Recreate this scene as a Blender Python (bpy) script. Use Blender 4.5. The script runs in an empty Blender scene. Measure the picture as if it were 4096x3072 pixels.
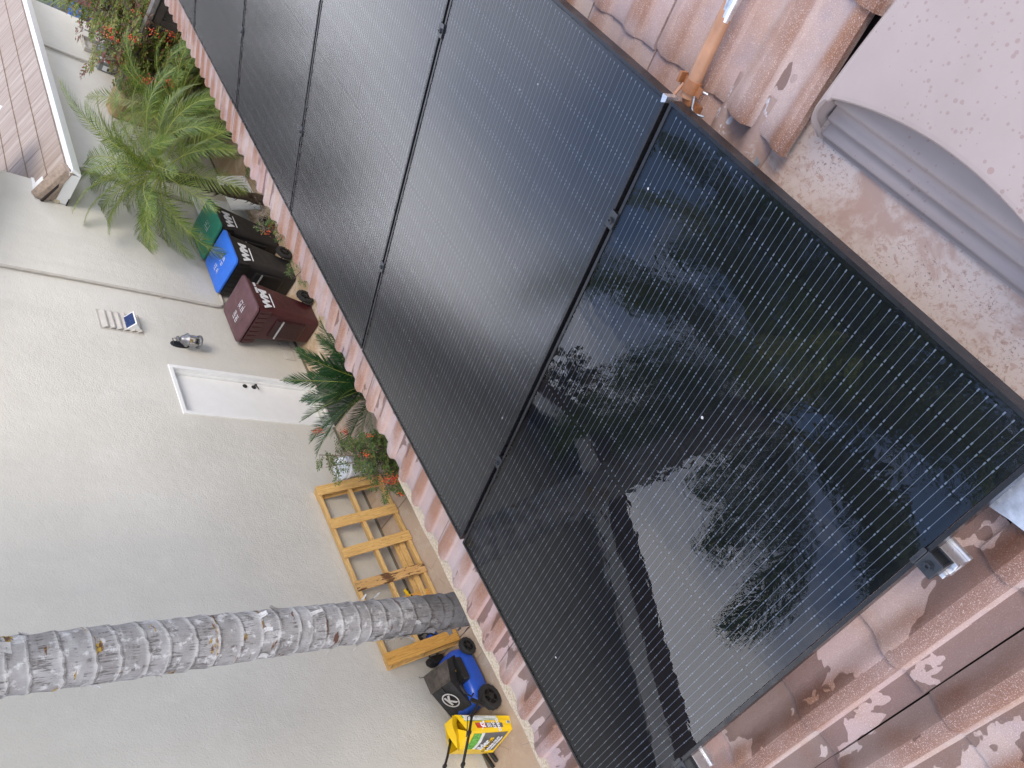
import bpy, bmesh, math, random
from mathutils import Vector, Matrix
import numpy as np

# ------------------------------------------------------------------ camera
SC = bpy.context.scene
COL = SC.collection
R = ((-0.461028, -0.577886, -0.673425), (-0.703975, 0.700199, -0.118918), (0.540252, 0.419249, -0.729628))
CAM = Vector((-0.180089, -0.074372, 1.42683))
cd = bpy.data.cameras.new('camera')
cam = bpy.data.objects.new('camera', cd)
COL.objects.link(cam)
cd.sensor_width = 36.0
cd.sensor_fit = 'HORIZONTAL'
cd.lens = 27.136
cd.clip_start = 0.02
cd.clip_end = 1200
cam.matrix_world = Matrix((
    (R[0][0], -R[1][0], -R[2][0], CAM.x),
    (R[0][1], -R[1][1], -R[2][1], CAM.y),
    (R[0][2], -R[1][2], -R[2][2], CAM.z),
    (0, 0, 0, 1)))
SC.camera = cam

# ------------------------------------------------------------------ sky, sun, exposure
SUN_EL, SUN_AZ = math.radians(52), math.radians(200)      # azimuth of the sun, clockwise from +Y
w = bpy.data.worlds.new('World')
SC.world = w
w.use_nodes = True
wn = w.node_tree.nodes
wl = w.node_tree.links
wn.clear()
sky = wn.new('ShaderNodeTexSky')
sky.sky_type = 'NISHITA'
sky.sun_disc = False
sky.sun_elevation = SUN_EL
sky.sun_rotation = SUN_AZ
sky.altitude = 50
sky.air_density = 1.0
sky.dust_density = 2.0
sky.ozone_density = 1.5
tc = wn.new('ShaderNodeTexCoord')
mp = wn.new('ShaderNodeMapping')
mp.inputs['Scale'].default_value = (1.0, 1.0, 2.0)
cl = wn.new('ShaderNodeTexNoise')
cl.inputs['Scale'].default_value = 2.6
cl.inputs['Detail'].default_value = 6
cl.inputs['Roughness'].default_value = 0.55
sx_ = wn.new('ShaderNodeSeparateXYZ')
lowness = wn.new('ShaderNodeMapRange')                     # broken cloud is denser towards the horizon all round
lowness.interpolation_type = 'SMOOTHSTEP'
lowness.inputs[1].default_value = 0.27
lowness.inputs[2].default_value = 0.52
lowness.inputs[3].default_value = 0.34
lowness.inputs[4].default_value = -0.03
ad = wn.new('ShaderNodeMath')
ad.operation = 'ADD'
cr = wn.new('ShaderNodeValToRGB')
cr.color_ramp.elements[0].position = 0.46
cr.color_ramp.elements[0].color = (0, 0, 0, 1)
cr.color_ramp.elements[1].position = 0.74
cr.color_ramp.elements[1].color = (0.92, 0.92, 0.92, 1)
mx = wn.new('ShaderNodeMix')
mx.data_type = 'RGBA'
mx.inputs[7].default_value = (17.0, 17.0, 18.0, 1)         # thin bright cloud
wl.new(tc.outputs['Generated'], sx_.inputs[0])
wl.new(sx_.outputs[2], lowness.inputs[0])
wl.new(cl.outputs['Fac'], ad.inputs[0])
wl.new(lowness.outputs[0], ad.inputs[1])
bg = wn.new('ShaderNodeBackground')
bg.inputs['Strength'].default_value = 0.11
wo = wn.new('ShaderNodeOutputWorld')
wl.new(tc.outputs['Generated'], mp.inputs['Vector'])
wl.new(mp.outputs['Vector'], cl.inputs['Vector'])
wl.new(ad.outputs[0], cr.inputs['Fac'])
wl.new(cr.outputs['Color'], mx.inputs[0])
hz = wn.new('ShaderNodeMix')                               # hazy blue between the clouds
hz.data_type = 'RGBA'
hz.inputs[0].default_value = 0.45
hz.inputs[7].default_value = (4.0, 6.2, 11.8, 1)
wl.new(sky.outputs['Color'], hz.inputs[6])
wl.new(hz.outputs[2], mx.inputs[6])
wl.new(mx.outputs[2], bg.inputs['Color'])
wl.new(bg.outputs['Background'], wo.inputs['Surface'])
sd = bpy.data.lights.new('sun', 'SUN')
sd.energy = 1.45
sd.angle = math.radians(24)
sd.color = (1.0, 0.88, 0.74)
sun = bpy.data.objects.new('sun', sd)
COL.objects.link(sun)
sdir = Vector((math.sin(SUN_AZ) * math.cos(SUN_EL), math.cos(SUN_AZ) * math.cos(SUN_EL), math.sin(SUN_EL)))
sun.rotation_euler = sdir.to_track_quat('Z', 'Y').to_euler()
sun.location = (0, 0, 30)
SC.view_settings.view_transform = 'Standard'
SC.view_settings.look = 'None'
SC.view_settings.exposure = 0.70
SC.view_settings.gamma = 1.0
SC.view_settings.use_curve_mapping = False

rnd = random.Random(7)
G = -4.54                                                 # ground level between the houses
TH = 0.354273                                             # roof pitch
DD = Vector((0, math.cos(TH), -math.sin(TH)))             # down the slope
NN = Vector((0, math.sin(TH), math.cos(TH)))              # roof normal
ROOF = Matrix(((1, DD.x, NN.x, 0), (0, DD.y, NN.y, 0), (0, DD.z, NN.z, 0), (0, 0, 0, 1)))


# ------------------------------------------------------------------ helpers
class MB:
    """collects shapes for one mesh object"""
    def __init__(s):
        s.v, s.f, s.m = [], [], []

    def add(s, vs, fs, mi=0):
        o = len(s.v)
        s.v += [tuple(p) for p in vs]
        s.f += [tuple(i + o for i in f) for f in fs]
        s.m += [mi] * len(fs)
        return s

    def poly(s, pts, mi=0):
        return s.add(pts, [tuple(range(len(pts)))], mi)

    def box(s, a, b, mi=0):
        (x0, y0, z0), (x1, y1, z1) = a, b
        return s.add([(x0, y0, z0), (x1, y0, z0), (x1, y1, z0), (x0, y1, z0), (x0, y0, z1), (x1, y0, z1), (x1, y1, z1), (x0, y1, z1)],
                     [(3, 2, 1, 0), (4, 5, 6, 7), (0, 1, 5, 4), (1, 2, 6, 5), (2, 3, 7, 6), (3, 0, 4, 7)], mi)

    def obox(s, c, ax, ay, az, mi=0):
        """box with centre c and half axes"""
        c, ax, ay, az = Vector(c), Vector(ax), Vector(ay), Vector(az)
        P = [c + i * ax + j * ay + k * az for k in (-1, 1) for (i, j) in ((-1, -1), (1, -1), (1, 1), (-1, 1))]
        return s.add(P, [(3, 2, 1, 0), (4, 5, 6, 7), (0, 1, 5, 4), (1, 2, 6, 5), (2, 3, 7, 6), (3, 0, 4, 7)], mi)

    def hexa(s, P, mi=0):
        """eight corners: bottom ring then top ring"""
        return s.add(P, [(3, 2, 1, 0), (4, 5, 6, 7), (0, 1, 5, 4), (1, 2, 6, 5), (2, 3, 7, 6), (3, 0, 4, 7)], mi)

    def tube(s, pts, r, n=8, mi=0, cap=True):
        pts = [Vector(p) for p in pts]
        rr = r if isinstance(r, (list, tuple)) else [r] * len(pts)
        rings = []
        t0 = (pts[1] - pts[0]).normalized()
        u = t0.orthogonal().normalized()
        for i, p in enumerate(pts):
            t = (pts[min(i + 1, len(pts) - 1)] - pts[max(i - 1, 0)]).normalized()
            u = (u - t * u.dot(t))
            u = u.normalized() if u.length > 1e-6 else t.orthogonal().normalized()
            v = t.cross(u)
            rings.append([p + (u * math.cos(2 * math.pi * k / n) + v * math.sin(2 * math.pi * k / n)) * rr[i] for k in range(n)])
        vs = [q for g in rings for q in g]
        fs = []
        for i in range(len(pts) - 1):
            for k in range(n):
                k2 = (k + 1) % n
                fs.append((i * n + k, i * n + k2, (i + 1) * n + k2, (i + 1) * n + k))
        if cap:
            fs.append(tuple(range(n - 1, -1, -1)))
            fs.append(tuple(range((len(pts) - 1) * n, len(pts) * n)))
        return s.add(vs, fs, mi)

    def lathe(s, prof, M=None, n=20, mi=0, cap=True):
        """profile of (r, z) about the z axis of matrix M"""
        M = M or Matrix()
        vs, fs = [], []
        for (r, z) in prof:
            for k in range(n):
                a = 2 * math.pi * k / n
                vs.append(M @ Vector((r * math.cos(a), r * math.sin(a), z)))
        for i in range(len(prof) - 1):
            for k in range(n):
                k2 = (k + 1) % n
                fs.append((i * n + k, i * n + k2, (i + 1) * n + k2, (i + 1) * n + k))
        cap = cap and prof[0] != prof[-1]
        if cap and prof[0][0] > 1e-5:
            fs.append(tuple(range(n - 1, -1, -1)))
        if cap and prof[-1][0] > 1e-5:
            fs.append(tuple(range((len(prof) - 1) * n, len(prof) * n)))
        return s.add(vs, fs, mi)

    def sheet(s, fn, nu, nv, mi=0):
        vs = [fn(i / nu, j / nv) for i in range(nu + 1) for j in range(nv + 1)]
        fs = []
        for i in range(nu):
            for j in range(nv):
                a = i * (nv + 1) + j
                fs.append((a, a + nv + 1, a + nv + 2, a + 1))
        return s.add(vs, fs, mi)

    def loft(s, rings, mi=0, cap0=True, cap1=True):
        n = len(rings[0])
        vs = [p for g in rings for p in g]
        fs = []
        for i in range(len(rings) - 1):
            for k in range(n):
                k2 = (k + 1) % n
                fs.append((i * n + k, i * n + k2, (i + 1) * n + k2, (i + 1) * n + k))
        if cap0:
            fs.append(tuple(range(n - 1, -1, -1)))
        if cap1:
            fs.append(tuple(range((len(rings) - 1) * n, len(rings) * n)))
        return s.add(vs, fs, mi)

    def mesh(s, name, mats, smooth=False):
        me = bpy.data.meshes.new(name)
        me.from_pydata(s.v, [], s.f)
        for m in (mats if isinstance(mats, (list, tuple)) else [mats]):
            me.materials.append(m)
        if any(s.m):
            me.polygons.foreach_set('material_index', s.m)
        if smooth:
            me.polygons.foreach_set('use_smooth', [True] * len(me.polygons))
            if smooth != 'all':
                me.set_sharp_from_angle(angle=math.radians(38))
        me.update()
        return me

    def build(s, name, mats, parent=None, smooth=False, bevel=0, fixn=False, **props):
        me = s.mesh(name, mats, smooth)
        if fixn:
            bm = bmesh.new()
            bm.from_mesh(me)
            bmesh.ops.recalc_face_normals(bm, faces=bm.faces)
            bm.to_mesh(me)
            bm.free()
        o = link(name, me, parent, **props)
        if bevel:
            b = o.modifiers.new('bevel', 'BEVEL')
            b.width = bevel
            b.segments = 2
            b.limit_method = 'ANGLE'
        return o


def link(name, data, parent=None, **props):
    o = bpy.data.objects.new(name, data)
    COL.objects.link(o)
    if parent is not None:
        o.parent = parent
    for k, v in props.items():
        o[k] = v
    return o


def thing(name, label, cat, loc=(0, 0, 0), group=None, matrix=None):
    o = bpy.data.objects.new(name, None)
    COL.objects.link(o)
    o.empty_display_size = 0.1
    if matrix is not None:
        o.matrix_world = matrix
    else:
        o.location = loc
    o['label'] = label
    o['category'] = cat
    if group:
        o['group'] = group
    return o


def copy_tree(o, parent=None):
    c = o.copy()
    COL.objects.link(c)
    if parent is not None:
        c.parent = parent
    for ch in list(o.children):
        copy_tree(ch, c)
    return c


def rrect(hx, hy, r, n=5, cx=0, cy=0):
    """rounded rectangle outline, counter-clockwise"""
    P = []
    for (sx, sy, a0) in ((1, 1, 0), (-1, 1, 90), (-1, -1, 180), (1, -1, 270)):
        for i in range(n + 1):
            a = math.radians(a0 + 90 * i / n)
            P.append((cx + sx * (hx - r) + r * math.cos(a), cy + sy * (hy - r) + r * math.sin(a)))
    return P


def text_mesh(txt, size, bold=0.0, ext=0.0006):
    c = bpy.data.curves.new('txt', 'FONT')
    c.body = txt
    c.size = size
    c.align_x = 'CENTER'
    c.align_y = 'CENTER'
    c.offset = bold
    c.extrude = ext
    c.resolution_u = 3
    o = bpy.data.objects.new('txt', c)
    COL.objects.link(o)
    dg = bpy.context.evaluated_depsgraph_get()
    me = bpy.data.meshes.new_from_object(o.evaluated_get(dg))
    bpy.data.objects.remove(o)
    bpy.data.curves.remove(c)
    return me


def frame3(o, ex, ey):
    """matrix with origin o, x axis ex and y axis near ey"""
    ex = Vector(ex).normalized()
    ey = Vector(ey)
    ey = (ey - ex * ey.dot(ex)).normalized()
    ez = ex.cross(ey)
    return Matrix(((ex.x, ey.x, ez.x, o[0]), (ex.y, ey.y, ez.y, o[1]), (ex.z, ey.z, ez.z, o[2]), (0, 0, 0, 1)))


# ------------------------------------------------------------------ materials
class N:
    """small node builder around a principled shader"""
    def __init__(s, name, rough=0.6, metal=0.0, spec=0.5):
        s.mat = bpy.data.materials.new(name)
        s.mat.use_nodes = True
        s.n = s.mat.node_tree.nodes
        s.l = s.mat.node_tree.links
        s.b = s.n['Principled BSDF']
        s.b.inputs['Roughness'].default_value = rough
        s.b.inputs['Metallic'].default_value = metal
        s.b.inputs['Specular IOR Level'].default_value = spec
        s._geo = s._tc = s._oi = None

    def set(s, sock, v):
        if isinstance(v, (int, float)):
            sock.default_value = v
        elif isinstance(v, tuple):
            sock.default_value = (v + (1,)) if len(v) == 3 and sock.type == 'RGBA' else v
        else:
            s.l.new(v, sock)

    def pos(s):
        s._geo = s._geo or s.n.new('ShaderNodeNewGeometry')
        return s._geo.outputs['Position']

    def island(s):
        s._geo = s._geo or s.n.new('ShaderNodeNewGeometry')
        return s._geo.outputs['Random Per Island']

    def obj(s):
        s._tc = s._tc or s.n.new('ShaderNodeTexCoord')
        return s._tc.outputs['Object']

    def orand(s):
        s._oi = s._oi or s.n.new('ShaderNodeObjectInfo')
        return s._oi.outputs['Random']

    def xyz(s, vec):
        q = s.n.new('ShaderNodeSeparateXYZ')
        s.l.new(vec, q.inputs[0])
        return q.outputs

    def math(s, op, a, b=0.0, c=0.0, clamp=False):
        q = s.n.new('ShaderNodeMath')
        q.operation = op
        q.use_clamp = clamp
        for i, v in enumerate((a, b, c)):
            s.set(q.inputs[i], v)
        return q.outputs[0]

    def map(s, vec, scale=(1, 1, 1), rot=(0, 0, 0), loc=(0, 0, 0)):
        q = s.n.new('ShaderNodeMapping')
        s.l.new(vec, q.inputs[0])
        q.inputs['Scale'].default_value = scale
        q.inputs['Rotation'].default_value = rot
        q.inputs['Location'].default_value = loc
        return q.outputs[0]

    def vadd(s, a, b):
        q = s.n.new('ShaderNodeVectorMath')
        q.operation = 'ADD'
        s.l.new(a, q.inputs[0])
        s.l.new(b, q.inputs[1])
        return q.outputs[0]

    def noise(s, vec, scale, detail=3, rough=0.5, dist=0.0):
        q = s.n.new('ShaderNodeTexNoise')
        s.l.new(vec, q.inputs['Vector'])
        q.inputs['Scale'].default_value = scale
        q.inputs['Detail'].default_value = detail
        q.inputs['Roughness'].default_value = rough
        q.inputs['Distortion'].default_value = dist
        return q.outputs['Fac']

    def voronoi(s, vec, scale, feature='F1', rnd_=1.0):
        q = s.n.new('ShaderNodeTexVoronoi')
        q.feature = feature
        s.l.new(vec, q.inputs['Vector'])
        q.inputs['Scale'].default_value = scale
        q.inputs['Randomness'].default_value = rnd_
        return q.outputs

    def ramp(s, fac, stops, interp='LINEAR'):
        q = s.n.new('ShaderNodeValToRGB')
        q.color_ramp.interpolation = interp
        e = q.color_ramp.elements
        while len(e) < len(stops):
            e.new(0.5)
        for i, (p, c) in enumerate(stops):
            e[i].position = p
            e[i].color = (c, c, c, 1) if isinstance(c, (int, float)) else (*c, 1)
        s.l.new(fac, q.inputs[0])
        return q.outputs[0]

    def step(s, fac, a, b):
        q = s.n.new('ShaderNodeMapRange')
        q.interpolation_type = 'SMOOTHSTEP'
        s.l.new(fac, q.inputs[0])
        q.inputs[1].default_value = a
        q.inputs[2].default_value = b
        return q.outputs[0]

    def mix(s, fac, a, b, mode='MIX'):
        q = s.n.new('ShaderNodeMix')
        q.data_type = 'RGBA'
        q.blend_type = mode
        s.set(q.inputs[0], fac)
        s.set(q.inputs[6], a)
        s.set(q.inputs[7], b)
        return q.outputs[2]

    def col(s, c):
        s.set(s.b.inputs['Base Color'], c)
        return s

    def rough(s, c):
        s.set(s.b.inputs['Roughness'], c)
        return s

    def bump(s, h, strength=0.3, dist=0.01):
        q = s.n.new('ShaderNodeBump')
        q.inputs['Strength'].default_value = strength
        q.inputs['Distance'].default_value = dist
        s.l.new(h, q.inputs['Height'])
        s.l.new(q.outputs[0], s.b.inputs['Normal'])
        return s


def flat(name, c, rough=0.6, metal=0.0, spec=0.5, var=0.12, scale=8.0, bump=0.0, bscale=120):
    """a plain paint or plastic with slight uneven wear"""
    m = N(name, rough, metal, spec)
    p = m.obj()
    f = m.noise(p, scale, 4, 0.6)
    lo = tuple(x * (1 - var) for x in c)
    hi = tuple(min(1, x * (1 + var)) for x in c)
    m.col(m.ramp(f, [(0.3, lo), (0.7, hi)]))
    m.rough(m.ramp(m.noise(p, scale * 3, 3), [(0.3, max(0.02, rough - 0.08)), (0.7, min(1, rough + 0.1))]))
    if bump:
        m.bump(m.noise(p, bscale, 3), bump, 0.004)
    return m.mat


def leafmat(name, stops, rough=0.5, trans=0.35):
    m = N(name, rough)
    c = m.ramp(m.island(), stops)
    m.col(c)
    t = m.n.new('ShaderNodeBsdfTranslucent')
    m.l.new(c, t.inputs[0])
    a = m.n.new('ShaderNodeMixShader')
    a.inputs[0].default_value = trans
    m.l.new(m.b.outputs[0], a.inputs[1])
    m.l.new(t.outputs[0], a.inputs[2])
    m.l.new(a.outputs[0], m.n['Material Output'].inputs[0])
    return m.mat


def mat_tile():
    m = N('concrete_tile', 0.78)
    p, o = m.pos(), m.obj()
    ox = m.xyz(o)
    px_ = m.xyz(p)
    base = m.ramp(m.orand(), [(0.0, (0.47, 0.335, 0.29)), (0.3, (0.51, 0.395, 0.365)), (0.55, (0.55, 0.43, 0.37)), (0.8, (0.50, 0.335, 0.31)), (1.0, (0.57, 0.44, 0.39))])
    n1 = m.noise(p, 5.5, 4, 0.55)
    base = m.mix(m.math('MULTIPLY', m.step(n1, 0.45, 0.7), 0.7), base, (0.46, 0.285, 0.20))
    n2 = m.noise(m.map(p, loc=(3.1, 8.2, 1.7)), 4.2, 4, 0.6)
    base = m.mix(m.step(n2, 0.52, 0.72), base, (0.39, 0.305, 0.305))
    # ochre rib wash and pale efflorescence
    rib = m.step(ox[2], 0.008, 0.026)
    nr = m.noise(m.map(p, (1, 1, 1), loc=(5, 1, 2)), 3.0, 3)
    base = m.mix(m.math('MULTIPLY', rib, m.step(nr, 0.35, 0.6)), base, (0.33, 0.155, 0.085))
    # wet strips beside the ribs, with sharp wandering edges
    q = m.math('MULTIPLY', m.math('FRACT', m.math('DIVIDE', m.math('ADD', ox[0], 0.0915 + 0.1435), 0.1435)), 0.1435)
    near = m.step(px_[0], 1.5, -0.1)
    wa = m.noise(m.map(p, (1, 0.55, 0.55)), 7.0, 4, 0.6, 0.3)
    wb = m.noise(m.map(p, (1, 0.6, 0.6), loc=(7, 3, 5)), 6.0, 4, 0.6, 0.3)
    wc_ = m.noise(m.map(p, (1, 1, 1), loc=(2, 9, 5)), 2.1, 2)
    room = m.math('MULTIPLY_ADD', near, 0.10, m.math('MULTIPLY', m.step(wc_, 0.40, 0.60), 0.16))
    d1 = m.math('SUBTRACT', m.math('MULTIPLY_ADD', wa, 0.36, -0.245), m.math('SUBTRACT', 0.1435, q))
    d1 = m.math('ADD', d1, m.math('MULTIPLY', room, 0.45))
    w1 = m.math('MULTIPLY', m.step(d1, 0.0, 0.0015), m.step(q, 0.03, 0.034))
    d2 = m.math('ADD', m.math('SUBTRACT', m.math('MULTIPLY_ADD', wb, 0.36, -0.197), m.math('MULTIPLY', q, 0.9)), m.math('MULTIPLY', room, 0.40))
    w2 = m.math('MULTIPLY', m.step(d2, 0.0, 0.0015), m.step(q, 0.040, 0.043))
    wet = m.math('MAXIMUM', m.math('MULTIPLY', w1, m.math('LESS_THAN', q, 0.1425)), w2)
    dr = m.voronoi(m.map(p, (1, 0.8, 0.8)), 9, 'F1')
    wet = m.math('MAXIMUM', wet, m.math('MULTIPLY', m.step(m.math('SUBTRACT', m.math('MULTIPLY', m.xyz(dr[1])[0], 0.19), m.math('ADD', dr[0], m.math('MULTIPLY', m.noise(p, 40, 2), 0.12))), 0.0, 0.01), near))
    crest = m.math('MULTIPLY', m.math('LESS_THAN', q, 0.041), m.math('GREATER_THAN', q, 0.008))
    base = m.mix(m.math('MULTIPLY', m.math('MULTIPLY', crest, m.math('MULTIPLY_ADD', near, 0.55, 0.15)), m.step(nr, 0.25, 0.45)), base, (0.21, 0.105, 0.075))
    # granules
    g = m.noise(p, 400, 3, 0.8)
    gs = m.step(g, 0.54, 0.66)
    dry = m.mix(m.math('MULTIPLY', gs, 0.85), base, (0.74, 0.60, 0.54))
    dk = m.step(m.noise(m.map(p, loc=(9, 4, 1)), 430, 2, 0.7), 0.60, 0.74)
    dry = m.mix(m.math('MULTIPLY', dk, 0.5), dry, (0.14, 0.085, 0.075))
    wc = m.mix(1.0, dry, (0.46, 0.39, 0.36), 'MULTIPLY')
    m.col(m.mix(wet, dry, wc))
    m.rough(m.mix(wet, (0.8, 0.8, 0.8), (0.38, 0.38, 0.38)))
    m.bump(m.math('ADD', g, m.math('MULTIPLY', m.noise(p, 60, 3), 0.8)), 0.6, 0.004)
    return m.mat


def mat_stucco():
    m = N('stucco', 0.9, spec=0.2)
    p = m.pos()
    f = m.noise(p, 0.9, 5, 0.6)
    f2 = m.noise(m.map(p, (3.0, 1, 0.5)), 1.4, 4, 0.6)
    f3 = m.noise(p, 5.0, 4, 0.65)
    c = m.ramp(f, [(0.3, (0.585, 0.57, 0.515)), (0.7, (0.66, 0.645, 0.59))])
    c = m.mix(m.math('MULTIPLY', m.step(f2, 0.5, 0.75), 0.45), c, (0.565, 0.56, 0.515))
    c = m.mix(m.math('MULTIPLY', m.step(f3, 0.5, 0.72), 0.3), c, (0.70, 0.69, 0.64))
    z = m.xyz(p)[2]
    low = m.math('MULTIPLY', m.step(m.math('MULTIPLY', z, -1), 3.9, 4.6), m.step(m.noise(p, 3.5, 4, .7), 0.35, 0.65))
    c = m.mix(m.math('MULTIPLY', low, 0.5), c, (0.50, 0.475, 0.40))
    m.col(c)
    h = m.noise(p, 55, 4, 0.65, 0.6)
    m.bump(m.math('ADD', h, m.math('MULTIPLY', m.noise(p, 11, 3), 0.7)), 0.55, 0.012)
    return m.mat


def mat_patio():
    m = N('patio_concrete', 0.8, spec=0.3)
    p = m.pos()
    a = m.noise(p, 1.3, 6, 0.65)
    b = m.noise(p, 6.5, 5, 0.7, 0.6)
    c = m.ramp(a, [(0.3, (0.37, 0.27, 0.195)), (0.5, (0.44, 0.335, 0.245)), (0.72, (0.385, 0.30, 0.24))])
    c = m.mix(m.math('MULTIPLY', m.step(b, 0.5, 0.7), 0.55), c, (0.50, 0.43, 0.35))
    x = m.xyz(p)[0]
    right = m.step(x, 5.6, 7.2)
    ef = m.math('MULTIPLY', right, m.step(m.noise(p, 2.6, 6, 0.7, 0.8), 0.45, 0.62))
    c = m.mix(m.math('MULTIPLY', right, 0.6), c, (0.46, 0.33, 0.19))
    c = m.mix(m.math('MULTIPLY', ef, 0.75), c, (0.64, 0.55, 0.44))
    v = m.voronoi(m.map(p, (1, 1, 1)), 2.1, 'DISTANCE_TO_EDGE')
    wob = m.math('ADD', v[0], m.math('MULTIPLY', m.noise(p, 7, 3), 0.05))
    cr_ = m.step(wob, 0.024, 0.034)
    c = m.mix(m.math('MULTIPLY', m.math('SUBTRACT', 1.0, cr_), 0.35), c, (0.24, 0.19, 0.15))
    c = m.mix(m.math('MULTIPLY', m.step(m.noise(p, 40, 3, .7), 0.55, 0.75), 0.3), c, (0.26, 0.2, 0.16))
    m.col(c)
    m.bump(m.math('ADD', m.math('MULTIPLY', b, 1.0), m.math('MULTIPLY', cr_, 0.6)), 0.5, 0.012)
    return m.mat


def mat_cells():
    """black half cell with thin printed ribbons; the mesh is centred, ribbons run along y"""
    m = N('solar_cell', 0.45, spec=0.3)
    o = m.obj()
    q = m.xyz(o)
    SP = 0.01768
    fx = m.math('ABSOLUTE', m.math('SUBTRACT', m.math('FRACT', m.math('ADD', m.math('DIVIDE', q[0], SP), 0.0)), 0.5))
    dx = m.math('MULTIPLY', m.math('SUBTRACT', 0.5, fx), SP)
    ay = m.math('ABSOLUTE', q[1])
    pad = m.step(ay, 0.0338, 0.0350)
    gapm = m.step(ay, 0.0402, 0.0408)
    tick = m.step(m.math('ABSOLUTE', m.math('SUBTRACT', m.math('FRACT', m.math('DIVIDE', q[1], 0.0135)), 0.5)), 0.47, 0.45)
    wd = m.math('ADD', 0.00048, m.math('MULTIPLY', pad, 0.0009))
    line = m.math('LESS_THAN', dx, wd)
    fine = m.noise(m.map(m.pos(), (1, 1, 1)), 14, 4, 0.6)
    cell = m.ramp(fine, [(0.3, (0.0075, 0.0078, 0.0095)), (0.7, (0.013, 0.0135, 0.017))])
    mid = m.math('ABSOLUTE', m.math('SUBTRACT', m.math('FRACT', m.math('DIVIDE', q[0], SP)), 0.5))
    thin = m.math('LESS_THAN', mid, 0.018)
    cell = m.mix(m.math('MULTIPLY', thin, 0.12), cell, (0.05, 0.05, 0.055))
    c = m.mix(m.math('MULTIPLY', line, m.math('SUBTRACT', 1.0, m.math('MULTIPLY', gapm, 0.6))), cell, (0.55, 0.57, 0.59))
    m.col(c)
    m.rough(0.5)
    return m.mat


def mat_glass(name, rough, ripple=0.0, dust=0.0, ior=1.5):
    m = N(name)
    n, l = m.n, m.l
    fr = n.new('ShaderNodeFresnel')
    fr.inputs['IOR'].default_value = ior
    tr = n.new('ShaderNodeBsdfTransparent')
    gl = n.new('ShaderNodeBsdfGlossy')
    gl.inputs['Roughness'].default_value = rough
    gl.inputs['Color'].default_value = (1, 1, 1, 1)
    p = m.pos()
    if ripple:
        a = m.noise(m.map(p, (1, 1, 1)), 26, 2, 0.45, 0.5)
        b = m.noise(m.map(p, (1, 1, 1), loc=(4, 2, 9)), 75, 2, 0.5)
        big = m.step(m.noise(m.map(p, loc=(1, 7, 3)), 2.2, 2), 0.40, 0.62)
        h = m.math('MULTIPLY', m.math('ADD', a, m.math('MULTIPLY', b, 0.16)), m.math('MULTIPLY_ADD', big, 0.75, 0.25))
        bp = n.new('ShaderNodeBump')
        bp.inputs['Strength'].default_value = 1.0
        bp.inputs['Distance'].default_value = ripple
        l.new(h, bp.inputs['Height'])
        l.new(bp.outputs[0], gl.inputs['Normal'])
        l.new(bp.outputs[0], fr.inputs['Normal'])
    mx_ = n.new('ShaderNodeMixShader')
    l.new(fr.outputs[0], mx_.inputs[0])
    l.new(tr.outputs[0], mx_.inputs[1])
    l.new(gl.outputs[0], mx_.inputs[2])
    out = mx_.outputs[0]
    # specks of dirt and a film of dust that lies on the pane
    df = n.new('ShaderNodeBsdfDiffuse')
    df.inputs['Color'].default_value = (0.55, 0.54, 0.52, 1)
    vo = m.voronoi(p, 17, 'F1')
    sp = m.math('MULTIPLY', m.math('LESS_THAN', vo[0], m.math('MULTIPLY', m.xyz(vo[1])[0], 0.075)), m.math('LESS_THAN', m.xyz(vo[1])[1], 0.45 if dust else 0.12))
    film = m.math('MULTIPLY', m.math('ADD', 0.6, m.math('MULTIPLY', m.noise(p, 3, 4, 0.6), 0.8)), dust)
    fac = m.math('MAXIMUM', film, m.math('MULTIPLY', sp, 0.85))
    m2 = n.new('ShaderNodeMixShader')
    l.new(fac, m2.inputs[0])
    l.new(out, m2.inputs[1])
    l.new(df.outputs[0], m2.inputs[2])
    l.new(m2.outputs[0], n['Material Output'].inputs[0])
    n.remove(m.b)
    return m.mat


def mat_ventpaint():
    m = N('pink_vent_paint', 0.42, spec=0.4)
    p = m.pos()
    q = m.xyz(p)
    c = m.ramp(m.noise(p, 4, 4, .6), [(0.3, (0.345, 0.275, 0.245)), (0.7, (0.405, 0.33, 0.30))])
    spots = m.voronoi(m.map(p, (1, 1, 1)), 95, 'F1')
    sm = m.math('LESS_THAN', spots[0], m.math('MULTIPLY', m.xyz(spots[1])[0], m.math('MULTIPLY', m.step(m.noise(p, 5, 3), 0.36, 0.66), 0.42)))
    c = m.mix(m.math('MULTIPLY', sm, 0.6), c, (0.29, 0.195, 0.17))
    big = m.voronoi(m.map(p, loc=(2, 5, 1)), 17, 'F1')
    c = m.mix(m.math('MULTIPLY', m.math('LESS_THAN', big[0], m.math('MULTIPLY', m.xyz(big[1])[1], 0.10)), 0.7), c, (0.31, 0.20, 0.175))
    m.col(c)
    m.bump(m.noise(p, 90, 3), 0.12, 0.003)
    return m.mat


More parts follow.
